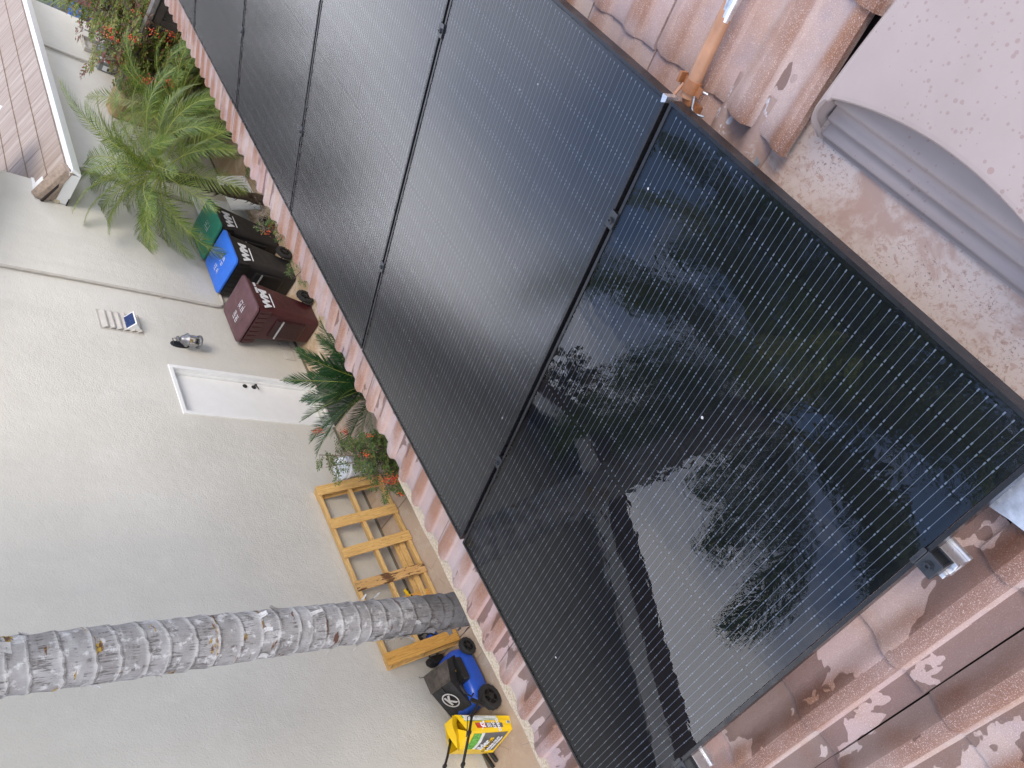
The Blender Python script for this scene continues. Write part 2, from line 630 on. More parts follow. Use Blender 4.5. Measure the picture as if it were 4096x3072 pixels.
def mat_panpaint():
    m = N('vent_pan_paint', 0.38, spec=0.45)
    p = m.pos()
    a = m.noise(p, 4.6, 5, 0.62, 0.5)
    lace = m.noise(p, 75, 4, 0.75, 0.5)
    pale = m.math('MULTIPLY', m.step(a, 0.40, 0.50), m.step(lace, 0.36, 0.50))
    c = m.ramp(m.noise(p, 3, 3), [(0.3, (0.47, 0.30, 0.22)), (0.7, (0.47, 0.33, 0.27))])
    c = m.mix(m.math('MULTIPLY', pale, 0.75), c, (0.66, 0.55, 0.47))
    gr = m.math('MULTIPLY', m.step(m.noise(p, 160, 3, .7), 0.58, 0.66), m.step(m.noise(m.map(p, loc=(6, 3, 2)), 8, 3), 0.48, 0.62))
    c = m.mix(m.math('MULTIPLY', gr, 0.7), c, (0.09, 0.07, 0.065))
    m.col(c)
    m.bump(m.noise(p, 50, 3), 0.12, 0.003)
    return m.mat


def mat_flashing():
    m = N('painted_flashing', 0.5)
    p = m.pos()
    c = m.ramp(m.noise(p, 18, 4, .7), [(0.3, (0.30, 0.19, 0.15)), (0.7, (0.42, 0.30, 0.25))])
    wv = m.math('MULTIPLY', m.step(m.noise(m.map(p, (2.2, 1, 1)), 30, 4, .7, .8), 0.54, 0.60), m.step(m.noise(p, 9, 2), 0.40, 0.6))
    c = m.mix(m.math('MULTIPLY', wv, 0.9), c, (0.66, 0.66, 0.68))
    m.col(c)
    m.bump(m.noise(p, 60, 4), 0.3, 0.003)
    return m.mat


def mat_wood(name, c0, c1, knots=False, axis=0):
    m = N(name, 0.7, spec=0.25)
    o = m.obj()
    q = m.vadd(o, m.map(m.pos(), (0.0, 0.0, 0.0)))
    off = m.n.new('ShaderNodeCombineXYZ')
    m.set(off.inputs[0], m.math('MULTIPLY', m.orand(), 31.0))
    m.set(off.inputs[1], m.math('MULTIPLY', m.orand(), 17.0))
    q = m.vadd(o, off.outputs[0])
    sc = [26, 26, 26]
    sc[axis] = 1.6
    g = m.noise(m.map(q, tuple(sc)), 1.0, 4, 0.6, 0.9)
    rings = m.math('FRACT', m.math('MULTIPLY', g, 7.0))
    c = m.ramp(rings, [(0.0, c0), (0.75, c1), (1.0, tuple(x * 0.62 for x in c0))])
    kn = m.noise(q, 7, 3, 0.6)
    c = m.mix(m.math('MULTIPLY', m.step(kn, 0.66, 0.75), 0.55), c, tuple(x * 0.45 for x in c0))
    if knots:
        s2 = [22, 22, 22]
        s2[axis] = 5
        b = m.noise(m.map(q, tuple(s2)), 1.0, 4, 0.7, 0.4)
        c = m.mix(m.math('MULTIPLY', m.step(b, 0.53, 0.58), 0.9), c, (0.075, 0.03, 0.017))
    m.col(c)
    m.bump(g, 0.25, 0.003)
    return m.mat


def mat_trunk():
    m = N('palm_bark', 0.8, spec=0.25)
    p, o = m.pos(), m.obj()
    z = m.xyz(p)[2]
    ver = m.noise(m.map(p, (1, 1, 0.10)), 75, 4, 0.65)
    rough = m.noise(p, 14, 5, 0.7)
    c = m.ramp(m.noise(p, 6.5, 4, 0.6), [(0.3, (0.22, 0.21, 0.205)), (0.55, (0.34, 0.335, 0.335)), (0.75, (0.45, 0.45, 0.455))])
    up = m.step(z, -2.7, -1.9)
    dark = m.mix(1.0, c, (0.50, 0.50, 0.52), 'MULTIPLY')  # lower trunk darkened, its shade put into the bark colour
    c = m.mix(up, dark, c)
    band = m.noise(m.map(p, (0.6, 0.6, 7)), 2.0, 3, 0.6)
    crack = m.math('MULTIPLY', m.step(ver, 0.52, 0.60), m.step(band, 0.46, 0.56))
    c = m.mix(m.math('MULTIPLY', crack, 0.8), c, (0.10, 0.09, 0.085))
    wh = m.math('MULTIPLY', m.step(rough, 0.52, 0.66), up)
    c = m.mix(m.math('MULTIPLY', wh, 0.75), c, (0.66, 0.66, 0.67))
    # rust and yellow where bark has come away
    pt = m.noise(m.map(p, (0.8, 0.8, 2.6), loc=(3, 4, 7)), 5.6, 4, 0.6)
    pm = m.math('MULTIPLY', m.step(pt, 0.625, 0.655), up)
    c = m.mix(m.math('MULTIPLY', pm, 0.9), c, (0.105, 0.04, 0.022))
    ye = m.math('MULTIPLY', m.math('MULTIPLY', pm, m.step(m.noise(p, 42, 3, .7), 0.47, 0.55)), m.step(z, -1.5, -0.7))
    c = m.mix(ye, c, (0.40, 0.28, 0.045))
    at = m.n.new('ShaderNodeAttribute')
    at.attribute_name = 'ring'
    ring = m.step(at.outputs['Fac'], 0.86, 0.97)
    c = m.mix(m.math('MULTIPLY', ring, 0.55), c, (0.10, 0.095, 0.09))
    lipw = m.math('MULTIPLY', m.math('SUBTRACT', 1.0, m.step(at.outputs['Fac'], 0.03, 0.22)), up)
    c = m.mix(m.math('MULTIPLY', lipw, 0.5), c, (0.70, 0.70, 0.70))
    m.col(c)
    m.bump(m.math('ADD', m.math('MULTIPLY', ver, 1.2), rough), 0.7, 0.012)
    return m.mat


def mat_siding():
    m = N('striated_tile', 0.85)
    p = m.pos()
    st = m.noise(m.map(p, (1, 0.03, 0.03)), 34, 3, 0.6)
    c = m.ramp(st, [(0.3, (0.265, 0.205, 0.165)), (0.52, (0.37, 0.30, 0.25)), (0.72, (0.45, 0.39, 0.34))])
    c = m.mix(m.math('MULTIPLY', m.orand(), 0.35), c, (0.29, 0.22, 0.18))
    m.col(c)
    m.bump(st, 0.5, 0.008)
    return m.mat


M_TILE = mat_tile()
M_STUCCO = mat_stucco()
M_PATIO = mat_patio()
M_CELL = mat_cells()
M_PANE_WET = mat_glass('wet_glass', 0.0, ripple=0.00042, dust=0.0, ior=1.52)
M_PANE_DUSTY = mat_glass('dusty_glass', 0.16, dust=0.018, ior=1.62)
M_BACK = flat('black_backsheet', (0.007, 0.0075, 0.0095), 0.6)
M_FRAME = flat('black_anodised_frame', (0.012, 0.012, 0.014), 0.28, spec=0.5)
M_VENT = mat_ventpaint()
M_PAN = mat_panpaint()
M_FLASH = mat_flashing()
M_DECK = flat('roof_felt', (0.03, 0.022, 0.02), 0.9)
M_ALU = flat('mill_aluminium', (0.72, 0.73, 0.75), 0.32, 0.9, var=0.15, scale=30)
M_GALV = flat('galvanised_steel', (0.55, 0.57, 0.60), 0.38, 0.75, var=0.3, scale=40)
M_BLACKCLAMP = flat('black_clamp', (0.016, 0.018, 0.022), 0.3, spec=0.7)
M_COPPER = flat('tan_painted_pipe', (0.40, 0.205, 0.115), 0.45, var=0.18, scale=14)
M_RUSTY = flat('brown_painted_steel', (0.31, 0.125, 0.05), 0.45, var=0.3, scale=30)
M_WHITE = flat('white_paint', (0.80, 0.81, 0.80), 0.5, var=0.03)
M_GUTTER = flat('white_gutter', (0.84, 0.85, 0.86), 0.4, var=0.02)
M_SIDING = mat_siding()
M_CAP = flat('brown_roof_cap', (0.31, 0.245, 0.195), 0.9, var=0.25, scale=22, bump=0.5, bscale=40)
M_MORTAR = flat('cream_mortar', (0.62, 0.54, 0.38), 0.95, var=0.15, scale=40, bump=0.8, bscale=90)
M_WALLPIPE = flat('pipe_in_wall_colour', (0.48, 0.455, 0.41), 0.6)
M_SCREED = flat('weep_screed', (0.17, 0.15, 0.11), 0.8)
M_BLACKPL = flat('black_plastic', (0.014, 0.014, 0.015), 0.42, var=0.2)
M_RUBBER = flat('black_rubber', (0.022, 0.022, 0.022), 0.75, var=0.35, scale=40, bump=0.5, bscale=150)
M_MAROON = flat('maroon_plastic', (0.058, 0.012, 0.016), 0.38, var=0.18, scale=5)
M_MAROONLID = flat('faded_maroon_plastic', (0.115, 0.058, 0.066), 0.5, var=0.22, scale=6)
M_BLUELID = flat('blue_plastic_lid', (0.035, 0.17, 0.72), 0.42, var=0.05)
M_GREENLID = flat('green_plastic_lid', (0.035, 0.24, 0.165), 0.45, var=0.08)
M_BINBODY = flat('charcoal_plastic', (0.017, 0.017, 0.019), 0.45, var=0.15, scale=5)
M_PRINT = flat('white_print', (0.72, 0.74, 0.78), 0.6, var=0.1, scale=60)
M_PINE = mat_wood('pine', (0.54, 0.325, 0.115), (0.68, 0.455, 0.19), axis=0)
M_PINEV = mat_wood('pine_board', (0.54, 0.31, 0.10), (0.68, 0.44, 0.165), axis=1)
M_PINEORANGE = mat_wood('orange_pine', (0.52, 0.26, 0.055), (0.62, 0.345, 0.09), axis=1)
M_PINEBARK = mat_wood('bark_marked_pine', (0.50, 0.28, 0.10), (0.60, 0.38, 0.16), True, axis=1)
M_TRUNK = mat_trunk()
M_BLUE = flat('blue_mower_paint', (0.018, 0.085, 0.48), 0.35, var=0.12)
M_BAGCLOTH = flat('black_bag_cloth', (0.023, 0.023, 0.025), 0.8, var=0.3, scale=10)
M_BAGDUST = flat('dusty_bag_cloth', (0.075, 0.062, 0.05), 0.9, var=0.5, scale=14)
M_LOGO = flat('grey_logo_print', (0.50, 0.50, 0.50), 0.6)
M_YELLOW = flat('yellow_sack', (0.80, 0.53, 0.012), 0.35, var=0.07, scale=7)
M_SACKGREY = flat('grey_sack_print', (0.115, 0.115, 0.12), 0.35)
M_SACKWHITE = flat('pale_sack_print', (0.62, 0.65, 0.63), 0.4, var=0.2, scale=25)
M_SACKRED = flat('red_sack_print', (0.48, 0.045, 0.02), 0.35)
M_SACKGREEN = flat('green_grass_print', (0.10, 0.33, 0.045), 0.4, var=0.6, scale=60)
M_STONE = flat('tan_cast_stone', (0.40, 0.285, 0.165), 0.85, var=0.3, scale=7, bump=0.6, bscale=25)
M_GATE = flat('dark_brown_boards', (0.062, 0.050, 0.040), 0.7, var=0.25, scale=9)
M_GREYBOX = flat('grey_green_enamel', (0.17, 0.205, 0.205), 0.45)
M_RED = flat('red_label', (0.5, 0.04, 0.05), 0.5)
M_DARKMETAL = flat('dark_bronze_metal', (0.022, 0.023, 0.026), 0.4, 0.3)
M_PEWTER = flat('pewter_metal', (0.22, 0.225, 0.235), 0.38, 0.6, var=0.3, scale=30)
M_BULB = flat('amber_bulb', (0.65, 0.45, 0.16), 0.2)
M_MAT = flat('door_mat_pile', (0.085, 0.072, 0.068), 0.95, var=0.25, scale=60, bump=0.8, bscale=300)
M_BUCKET = flat('white_bucket_plastic', (0.76, 0.80, 0.84), 0.4)
M_BUCKETBLUE = flat('blue_bucket_label', (0.03, 0.11, 0.26), 0.4)
M_NAVY = flat('solar_light_cell', (0.035, 0.06, 0.16), 0.2)
M_STEM = flat('grey_brown_stem', (0.14, 0.105, 0.08), 0.85, var=0.3, scale=20)
M_BERRY = leafmat('red_berry', [(0.0, (0.50, 0.03, 0.02)), (0.6, (0.62, 0.07, 0.03)), (0.85, (0.70, 0.22, 0.05)), (1.0, (0.72, 0.36, 0.10))], 0.25, 0.0)
M_BERRYDARK = leafmat('dark_red_berry', [(0.0, (0.26, 0.012, 0.014)), (0.7, (0.42, 0.03, 0.025)), (1.0, (0.62, 0.20, 0.08))], 0.3, 0.0)
M_NANDFAR = leafmat('mixed_shrub_leaf', [(0.0, (0.10, 0.15, 0.03)), (0.3, (0.19, 0.26, 0.05)), (0.65, (0.32, 0.37, 0.085)), (0.85, (0.40, 0.36, 0.12)), (0.94, (0.30, 0.17, 0.08)), (1.0, (0.30, 0.09, 0.07))], 0.5, 0.5)
M_NANDRED = leafmat('bronze_shrub_leaf', [(0.0, (0.15, 0.13, 0.06)), (0.4, (0.24, 0.15, 0.10)), (0.75, (0.30, 0.13, 0.11)), (1.0, (0.36, 0.09, 0.09))], 0.5, 0.5)
M_NANDGREEN = leafmat('green_shrub_leaf', [(0.0, (0.05, 0.095, 0.025)), (0.5, (0.095, 0.16, 0.04)), (0.85, (0.16, 0.23, 0.06)), (1.0, (0.22, 0.16, 0.06))])
M_FROND = leafmat('palm_leaflet', [(0.0, (0.075, 0.13, 0.02)), (0.35, (0.13, 0.21, 0.03)), (0.7, (0.20, 0.29, 0.045)), (1.0, (0.34, 0.38, 0.09))], 0.38, 0.3)
M_SAGO = leafmat('sago_leaflet', [(0.0, (0.012, 0.045, 0.012)), (0.6, (0.022, 0.075, 0.02)), (1.0, (0.04, 0.11, 0.035))], 0.3, 0.2)
M_RACHIS = flat('yellow_green_stalk', (0.29, 0.31, 0.06), 0.5)
M_BOOT = flat('fibrous_frond_base', (0.115, 0.085, 0.06), 0.9, var=0.45, scale=30)
M_TREELEAF = leafmat('olive_tree_leaf', [(0.0, (0.05, 0.045, 0.015)), (0.5, (0.085, 0.07, 0.022)), (1.0, (0.13, 0.095, 0.03))])
M_GROUND = flat('packed_earth', (0.24, 0.18, 0.13), 0.95, var=0.2, scale=0.8)
M_TARP = flat('blue_sheet_plastic', (0.03, 0.14, 0.62), 0.3, var=0.25, scale=4)
M_BROWNTILE = flat('brown_gable_tile', (0.16, 0.115, 0.09), 0.9, var=0.25, scale=10)


def mat_eave_trim():
    m = N('cream_popcorn_trim', 0.95, spec=0.2)
    p = m.pos()
    g = m.noise(p, 130, 3, 0.7)
    c = m.ramp(g, [(0.34, (0.38, 0.29, 0.19)), (0.48, (0.58, 0.47, 0.33)), (0.66, (0.70, 0.60, 0.45))])
    m.col(c)
    m.bump(g, 0.9, 0.006)
    return m.mat


M_TRIM = mat_eave_trim()


# ================================================================== the ground
gb = MB()
gb.add([(-60, -60, G - 0.02), (120, -60, G - 0.02), (120, 90, G - 0.02), (-60, 90, G - 0.02)], [(0, 1, 2, 3)])
ground = gb.build('ground', M_GROUND, kind='structure')
patio = link('patio', None)
patio['kind'] = 'structure'
SEAMS = [-4.34, -2.6, -0.86, 0.89, 2.63, 4.37, 6.11, 7.85, 9.59, 11.33, 13.07, 14.81, 16.55]
for i in range(len(SEAMS) - 1):
    for (y0, y1) in ((2.2, 4.6), (4.607, 6.0)):
        b = MB()
        b.box((SEAMS[i] + 0.005, y0, G - 0.015), (SEAMS[i + 1] - 0.005, y1, G))
        b.build('concrete_slab', M_PATIO, patio)
b = MB()
b.box((16.56, 2.2, G - 0.015), (60, 30, G - 0.004))
b.build('driveway', flat('driveway_asphalt', (0.075, 0.085, 0.11), 0.85), kind='structure')

# ================================================================== the tiled house below the camera
W_T, EXP, L_T = 0.287, 0.31, 0.385
house = thing('tiled_house', 'house with a sloping roof of weathered pink brown wavy concrete tiles, under the solar panels', 'house', matrix=ROOF)


def wave(x):
    q = (x - 0.052) % 0.1435
    ss = lambda a: a * a * (3 - 2 * a)
    if q < 0.017:
        h = ss(q / 0.017)
    elif q < 0.040:
        h = 1.0
    elif q < 0.100:
        h = ss(1 - (q - 0.040) / 0.060)
    else:
        h = 0.0
    return 0.023 * h


def tile_mesh(name, x0=0.0015, x1=W_T - 0.0015, nx=44, cut=None):
    b = MB()
    ys = [-L_T, -0.2, -0.06, -0.012, 0.0]

    def zz(x, y):
        z = wave(x) + 0.013 * (y + EXP) / EXP
        if y > -0.005:
            z -= 0.004
        return z
    b.sheet(lambda u, v: (x0 + (x1 - x0) * u, ys[round(v * 4)], zz(x0 + (x1 - x0) * u, ys[round(v * 4)])), nx, 4)
    o = len(b.v)
    top = [(x0 + (x1 - x0) * i / nx, 0.0, zz(x0 + (x1 - x0) * i / nx, 0.0)) for i in range(nx + 1)]
    bot = [(p[0], -0.002, p[2] - 0.015) for p in top]
    b.add(top + bot, [(i, nx + 1 + i, nx + 2 + i, i + 1) for i in range(nx)])
    for x in (x0, x1):
        q = [(x, y, zz(x, y)) for y in ys]
        qq = [(x, y, zz(x, y) - 0.02) for y in ys]
        b.add(q + qq, [(i, i + 1, 6 + i, 5 + i) if x == x0 else (i + 1, i, 5 + i, 6 + i) for i in range(4)])
    me = b.mesh(name, M_TILE, True)
    return me


TILE = tile_mesh('roof_tile')
TILE_CUT = tile_mesh('roof_tile_cut', 0.075)
TILE_CUT2 = tile_mesh('roof_tile_cut_far', 0.0015, 0.14, 22)
S0 = -0.164
H0 = -0.128
ROWS = [2.15 - EXP * k for k in range(0, 10)]
n_tiles = 0
for k, tr in enumerate(ROWS):
    for i in range(-7, 24):
        s = S0 + i * W_T
        if s > 6.5 and k > 0:
            continue
        # skip what lies wholly under the panels
        if 0.12 < s and s + W_T < 6.0 and 0.45 < tr < 1.8:
            continue
        if s > 4.2 and tr < 0.5:
            continue
        if s < -0.8 and tr > 1.7:
            continue
        me = TILE
        if tr < 0.2:
            if -0.9 < s + W_T / 2 < 0.69 and (tr > -0.1 or tr > -0.4 and s > -0.5):
                continue
            if 0.69 < s + W_T / 2 < 0.98 and tr > -0.1:
                me = TILE_CUT
        if tr > 0.1 and tr < 0.4 and -0.14 < s < 0.8:
            continue
        if tr > 0.1 and tr < 0.4 and -0.2 < s < -0.1:
            me = TILE_CUT2
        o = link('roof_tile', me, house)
        lift = rnd.uniform(-0.002, 0.003)
        o.location = (s + rnd.uniform(-0.0008, 0.0008), tr + rnd.uniform(-0.005, 0.005), H0 + lift)
        o.rotation_euler = (rnd.uniform(-0.006, 0.006), rnd.uniform(-0.004, 0.004), rnd.uniform(-0.004, 0.004))
        n_tiles += 1
b = MB()
b.add([(-2.6, -4.0, -0.165), (14, -4.0, -0.165), (14, 2.1, -0.165), (-2.6, 2.1, -0.165)], [(0, 1, 2, 3)])
b.add([(-2.6, -4.0, -0.19), (14, -4.0, -0.19), (14, 2.1, -0.19), (-2.6, 2.1, -0.19)], [(3, 2, 1, 0)])
b.build('roof_deck', M_DECK, house)
# popcorn trim that carries the front edge of the lowest row
b = MB()
out = []
n = 64
for i in range(n + 1):
    s = -1.6 + (1.735 + 1.6) * i / n
    out.append(s)
for j in range(n):
    s0, s1 = out[j], out[j + 1]
    t0 = 2.288 + 0.004 * math.sin(s0 * 9) + 0.004 * math.sin(s0 * 23)
    t1 = 2.288 + 0.004 * math.sin(s1 * 9) + 0.004 * math.sin(s1 * 23)
    b.hexa([(s0, 2.08, -0.24), (s1, 2.08, -0.24), (s1, t1, -0.24), (s0, t0, -0.24),
            (s0, 2.08, -0.150), (s1, 2.08, -0.150), (s1, t1, -0.156), (s0, t0, -0.156)])
b.build('eave_trim', M_TRIM, house)
hw = MB()
hw.box((-3, 1.55, G), (14, 1.75, -0.86))
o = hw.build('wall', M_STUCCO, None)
o.parent = house
o.matrix_parent_inverse = ROOF.inverted()

# ================================================================== solar panels
PITCH, PW, PL = 1.045, 1.030, 1.755


def panel_frame():
    b = MB()
    wd, dp = 0.009, 0.035
    x0, x1 = 0.0, PW
    for (a, c) in (((x0, 0.0), (x1, wd)), ((x0, PL - wd), (x1, PL)), ((x0, wd), (x0 + wd, PL - wd)), ((x1 - wd, wd), (x1, PL - wd))):
        b.box((a[0], a[1], -dp), (c[0], c[1], 0.0))
    return b.mesh('panel_frame', M_FRAME)


def cell_mesh():
    hx, hy, c = 0.0805, 0.0412, 0.006
    b = MB()
    b.poly([(-hx, -hy, 0), (hx, -hy, 0), (hx, hy - c, 0), (hx - c, hy, 0), (-hx + c, hy, 0), (-hx, hy - c, 0)])
    return b.mesh('solar_cell', M_CELL)


FRAME, CELL = panel_frame(), cell_mesh()
b = MB()
b.box((0.011, 0.011, -0.012), (PW - 0.011, PL - 0.011, -0.0085))
BACK = b.mesh('backsheet', M_BACK)
b = MB()
b.poly([(0.011, 0.011, -0.0022), (PW - 0.011, 0.011, -0.0022), (PW - 0.011, PL - 0.011, -0.0022), (0.011, PL - 0.011, -0.0022)])
PANE_W = b.mesh('glass_pane_wet', M_PANE_WET)
PANE_D = b.mesh('glass_pane_dusty', M_PANE_DUSTY)
WHICH = ['wet black solar panel with clear rippled reflections, nearest of the row',
         'dusty black solar panel with a blue grey sky sheen, beside the wet panel',
         'dusty black solar panel, second beyond the wet one in the row',
         'dusty black solar panel, third beyond the wet one in the row',
         'dusty black solar panel, fourth beyond the wet one in the row',
         'dusty black solar panel at the far end of the row, last of six']
for i in range(6):
    t = thing('solar_module', WHICH[i], 'solar panel', group='solar panels in a row on the tiled roof',
              matrix=ROOF @ Matrix.Translation((i * PITCH + 0.0075, 0.0, 0.0)) @ Matrix.Rotation(rnd.uniform(-0.0008, 0.0008) if i else 0, 4, 'X'))
    link('frame', FRAME, t)
    link('backsheet', BACK, t)
    link('glass_pane', PANE_D if i else PANE_W, t)
    x00 = (PW - (6 * 0.161 + 5 * 0.0042)) / 2
    for cx in range(6):
        for cy in range(20):
            c = link('solar_cell', CELL, t)
            y = 0.0215 + 0.0412 + cy * 0.0850 + (0.012 if cy >= 10 else 0)
            c.location = (x00 + 0.0805 + cx * 0.1652, y, -0.0062)
            if cy % 2:
                c.rotation_euler = (0, 0, math.pi)
    if i == 1:
        b = MB()
        b.hexa([(PW - 0.016, -0.0012, -0.034), (PW + 0.0012, -0.0012, -0.034), (PW + 0.0012, 0.016, -0.034), (PW - 0.016, 0.016, -0.034),
                (PW - 0.016, -0.0012, 0.0012), (PW + 0.0012, -0.0012, 0.0012), (PW + 0.0012, 0.012, 0.0012), (PW - 0.012, 0.018, 0.0012)])
        # the far panels lie at higher x; this one shows its bare corner next to the wet panel
        for k_ in range(len(b.v)):
            x, y, z = b.v[k_]
            b.v[k_] = (PW - x, y, z)
        b.build('bare_corner', M_ALU, t, fixn=True)

# rails and clamps
for tr, lab in ((0.32, 'silver aluminium rail poking out past the upper half of the wet panel'), (1.29, 'silver aluminium rail poking out past the lower half of the wet panel')):
    t = thing('mounting_rail', lab, 'rail', matrix=ROOF @ Matrix.Translation((-0.034, tr, -0.036)), group='aluminium rails under the panels')
    b = MB()
    x1 = 6.4
    hw_ = 0.021
    for (y0, y1, z0, z1) in ((-hw_, -0.011, -0.046, 0.0), (0.011, hw_, -0.046, 0.0), (-0.011, 0.011, -0.046, -0.030), (-0.011, 0.011, -0.022, -0.012), (-hw_ - 0.006, -hw_, -0.046, -0.036), (hw_, hw_ + 0.006, -0.046, -0.036)):
        b.box((0.0, y0, z0), (x1, y1, z1))
    b.build('rail_body', M_ALU, t, bevel=0.0012)


def bolt(b, c, r=0.0075, h=0.006, mi=0):
    b.lathe([(r * 1.35, 0), (r * 1.35, 0.0015), (r, 0.0016), (r, h), (r * 0.5, h), (r * 0.45, h - 0.003), (0, h - 0.003)], Matrix.Translation(c), 6, mi)


for tr, lab in ((0.318, 'black end clamp with a bolt holding the upper part of the wet panel edge'), (1.288, 'black end clamp with a bolt holding the lower part of the wet panel edge')):
    t = thing('end_clamp', lab, 'clamp', matrix=ROOF @ Matrix.Translation((0, tr, 0)), group='end clamps on the panel row')
    b = MB()
    b.box((-0.026, -0.020, -0.0355), (0.0105, 0.020, -0.030))
    b.box((-0.026, -0.020, -0.030), (-0.022, 0.020, -0.004))
    b.box((0.007, -0.020, -0.030), (0.0105, 0.020, 0.002))
    b.box((-0.026, -0.020, -0.004), (0.0105, 0.020, 0.0015))
    b.box((0.0105, -0.020, 0.0018), (0.020, 0.020, 0.0045))
    b.build('clamp_body', M_BLACKCLAMP, t, bevel=0.0015)
    b = MB()
    bolt(b, (-0.008, 0, 0.0018))
    b.build('bolt', M_BLACKCLAMP, t)
for i in range(1, 6):
    for tr in (0.325, 1.29):
        t = thing('mid_clamp', 'small black clamp bridging the %s panel gap counted from the wet panel, %s end' % (('first', 'second', 'third', 'fourth', 'fifth')[i - 1], 'upper' if tr < 1 else 'lower'), 'clamp',
                  matrix=ROOF @ Matrix.Translation((i * PITCH, tr, 0)), group='clamps between the panels')
        b = MB()
        b.box((-0.014, -0.023, 0.0008), (0.014, 0.023, 0.0042))
        b.box((-0.007, -0.020, -0.036), (-0.004, 0.020, 0.0008))
        b.box((0.004, -0.020, -0.036), (0.007, 0.020, 0.0008))
        b.build('clamp_body', M_BLACKCLAMP, t, bevel=0.001)
        b = MB()
        bolt(b, (0, 0.002, 0.0042))
        b.build('bolt', M_BLACKCLAMP, t)

# ================================================================== roof vent with flashing
t = thing('roof_vent', 'large pale pink metal roof vent hood with rain spots on a stained base pan', 'roof vent', matrix=ROOF)
b = MB()
b.sheet(lambda u, v: (-0.62 + (0.88 + 0.62) * u, -0.16 + 0.34 * v, -0.138 + 0.006 * math.sin(u * 9) * v), 24, 8)
b.build('base_pan', M_PAN, t, True)
b = MB()


def bumps(u, v):
    s = 0.83 + 0.20 * u
    tt = -0.10 + 0.28 * v
    return (s, tt, -0.138 + 0.022 * (0.5 - 0.5 * math.cos(2 * math.pi * (s - 0.83) / 0.1)) ** 1.3 + 0.004)


b.sheet(bumps, 40, 6)
b.build('wavy_flashing', M_FLASH, t, True)
b = MB()
b.add([(0.835, 0.028, -0.1285), (0.862, 0.014, -0.1285), (0.872, 0.03, -0.1285), (0.868, 0.06, -0.1285), (0.84, 0.066, -0.1285)], [(0, 1, 2, 3, 4)])
b.build('sealant_patch', flat('grey_sealant', (0.24, 0.26, 0.27), 0.6), t)
b = MB()
steps_ = [(-0.088, -0.1335), (-0.094, -0.133), (-0.099, -0.122), (-0.103, -0.119), (-0.113, -0.122), (-0.127, -0.124), (-0.132, -0.110), (-0.137, -0.106), (-0.148, -0.110),
          (-0.162, -0.112), (-0.167, -0.098), (-0.173, -0.094), (-0.186, -0.098), (-0.30, -0.100)]
b.sheet(lambda u, v: (-0.60 + (0.732 + 0.60) * u, steps_[round(v * 13)][0], steps_[round(v * 13)][1]), 12, 13)
b.build('stepped_baffle', M_VENT, t, 'all')
# hood: rises from the back to an open front, with a rounded far side
b = MB()


def hood(u, v, d=0.0):
    # v: 0 at the front lip, 1 at the back; u: 0 at the skirt foot, then round the shoulder and across
    sh = 0.746 - 0.050 * v
    r = 0.034 * (1 - 0.3 * v)
    zf = -0.122 - 0.008 * v
    zt = -0.046 - 0.050 * v ** 1.2 + 0.012 * math.sin(math.pi * v)
    if u < 0.12:
        q = u / 0.12
        s, z = sh - d, zf + (max(zt - r, zf) - zf) * q
        bow = 0.0
    elif u < 0.4:
        a = (u - 0.12) / 0.28 * math.pi / 2
        s, z = sh - r + (r - d) * math.cos(a), max(zt - r, zf) + (r - d) * math.sin(a)
        bow = 0.012 * (1 - math.cos(a))
    else:
        f = (u - 0.4) / 0.6
        s = sh - r - (1.25 - r) * f
        bow = 0.012 + 0.050 * math.sin(math.pi * min(1.0, f * 2.25 + 0.02)) ** 0.8 if f < 0.43 else 0.012
        z = zt + 0.016 * math.sin(min(1, f * 1.6) * math.pi) - d
    tt = -0.100 - 0.075 * min(1, u / 0.33) - bow * (1 - v) - 0.44 * v
    return (s, tt, z)


b.sheet(lambda u, v: hood(u, v), 90, 16)
b.sheet(lambda u, v: hood(u, 1 - v, 0.0022), 90, 16)
# hemmed front lip
lip = [hood(i / 90, 0) for i in range(91)]


def hem(i, k):
    p = Vector(lip[i])
    c = Vector((0.71 if i < 36 else p.x, 0, -0.13)) - Vector((p.x, 0, p.z))
    c = c.normalized() if c.length else Vector((0, 0, -1))
    off = ((0, 0), (0.007, 0.001), (0.010, 0.005), (0.008, 0.010), (0.0, 0.0115))[k]
    q = p + c * off[1]
    return (q.x, q.y + off[0], q.z)


b.sheet(lambda u, v: hem(round(u * 90), round(v * 4)), 90, 4)
b.build('hood', M_VENT, t, True)

# ================================================================== pipe, strap and hook above the panels
t = thing('roof_pipe', 'tan painted metal pipe lying on the roof tiles, held by a rusty orange strap clamp', 'pipe', matrix=ROOF)
b = MB()
b.tube([(1.055, -0.004, -0.062), (1.052, -0.1, -0.056), (1.047, -0.3, -0.050), (1.035, -0.9, -0.042)], 0.0165, 16)
b.build('pipe_body', M_COPPER, t, True)
b = MB()
b.tube([(1.0515, -0.135, -0.0535), (1.048, -0.25, -0.049), (1.04, -0.7, -0.043)], [0.0125, 0.0171, 0.0171], 16)
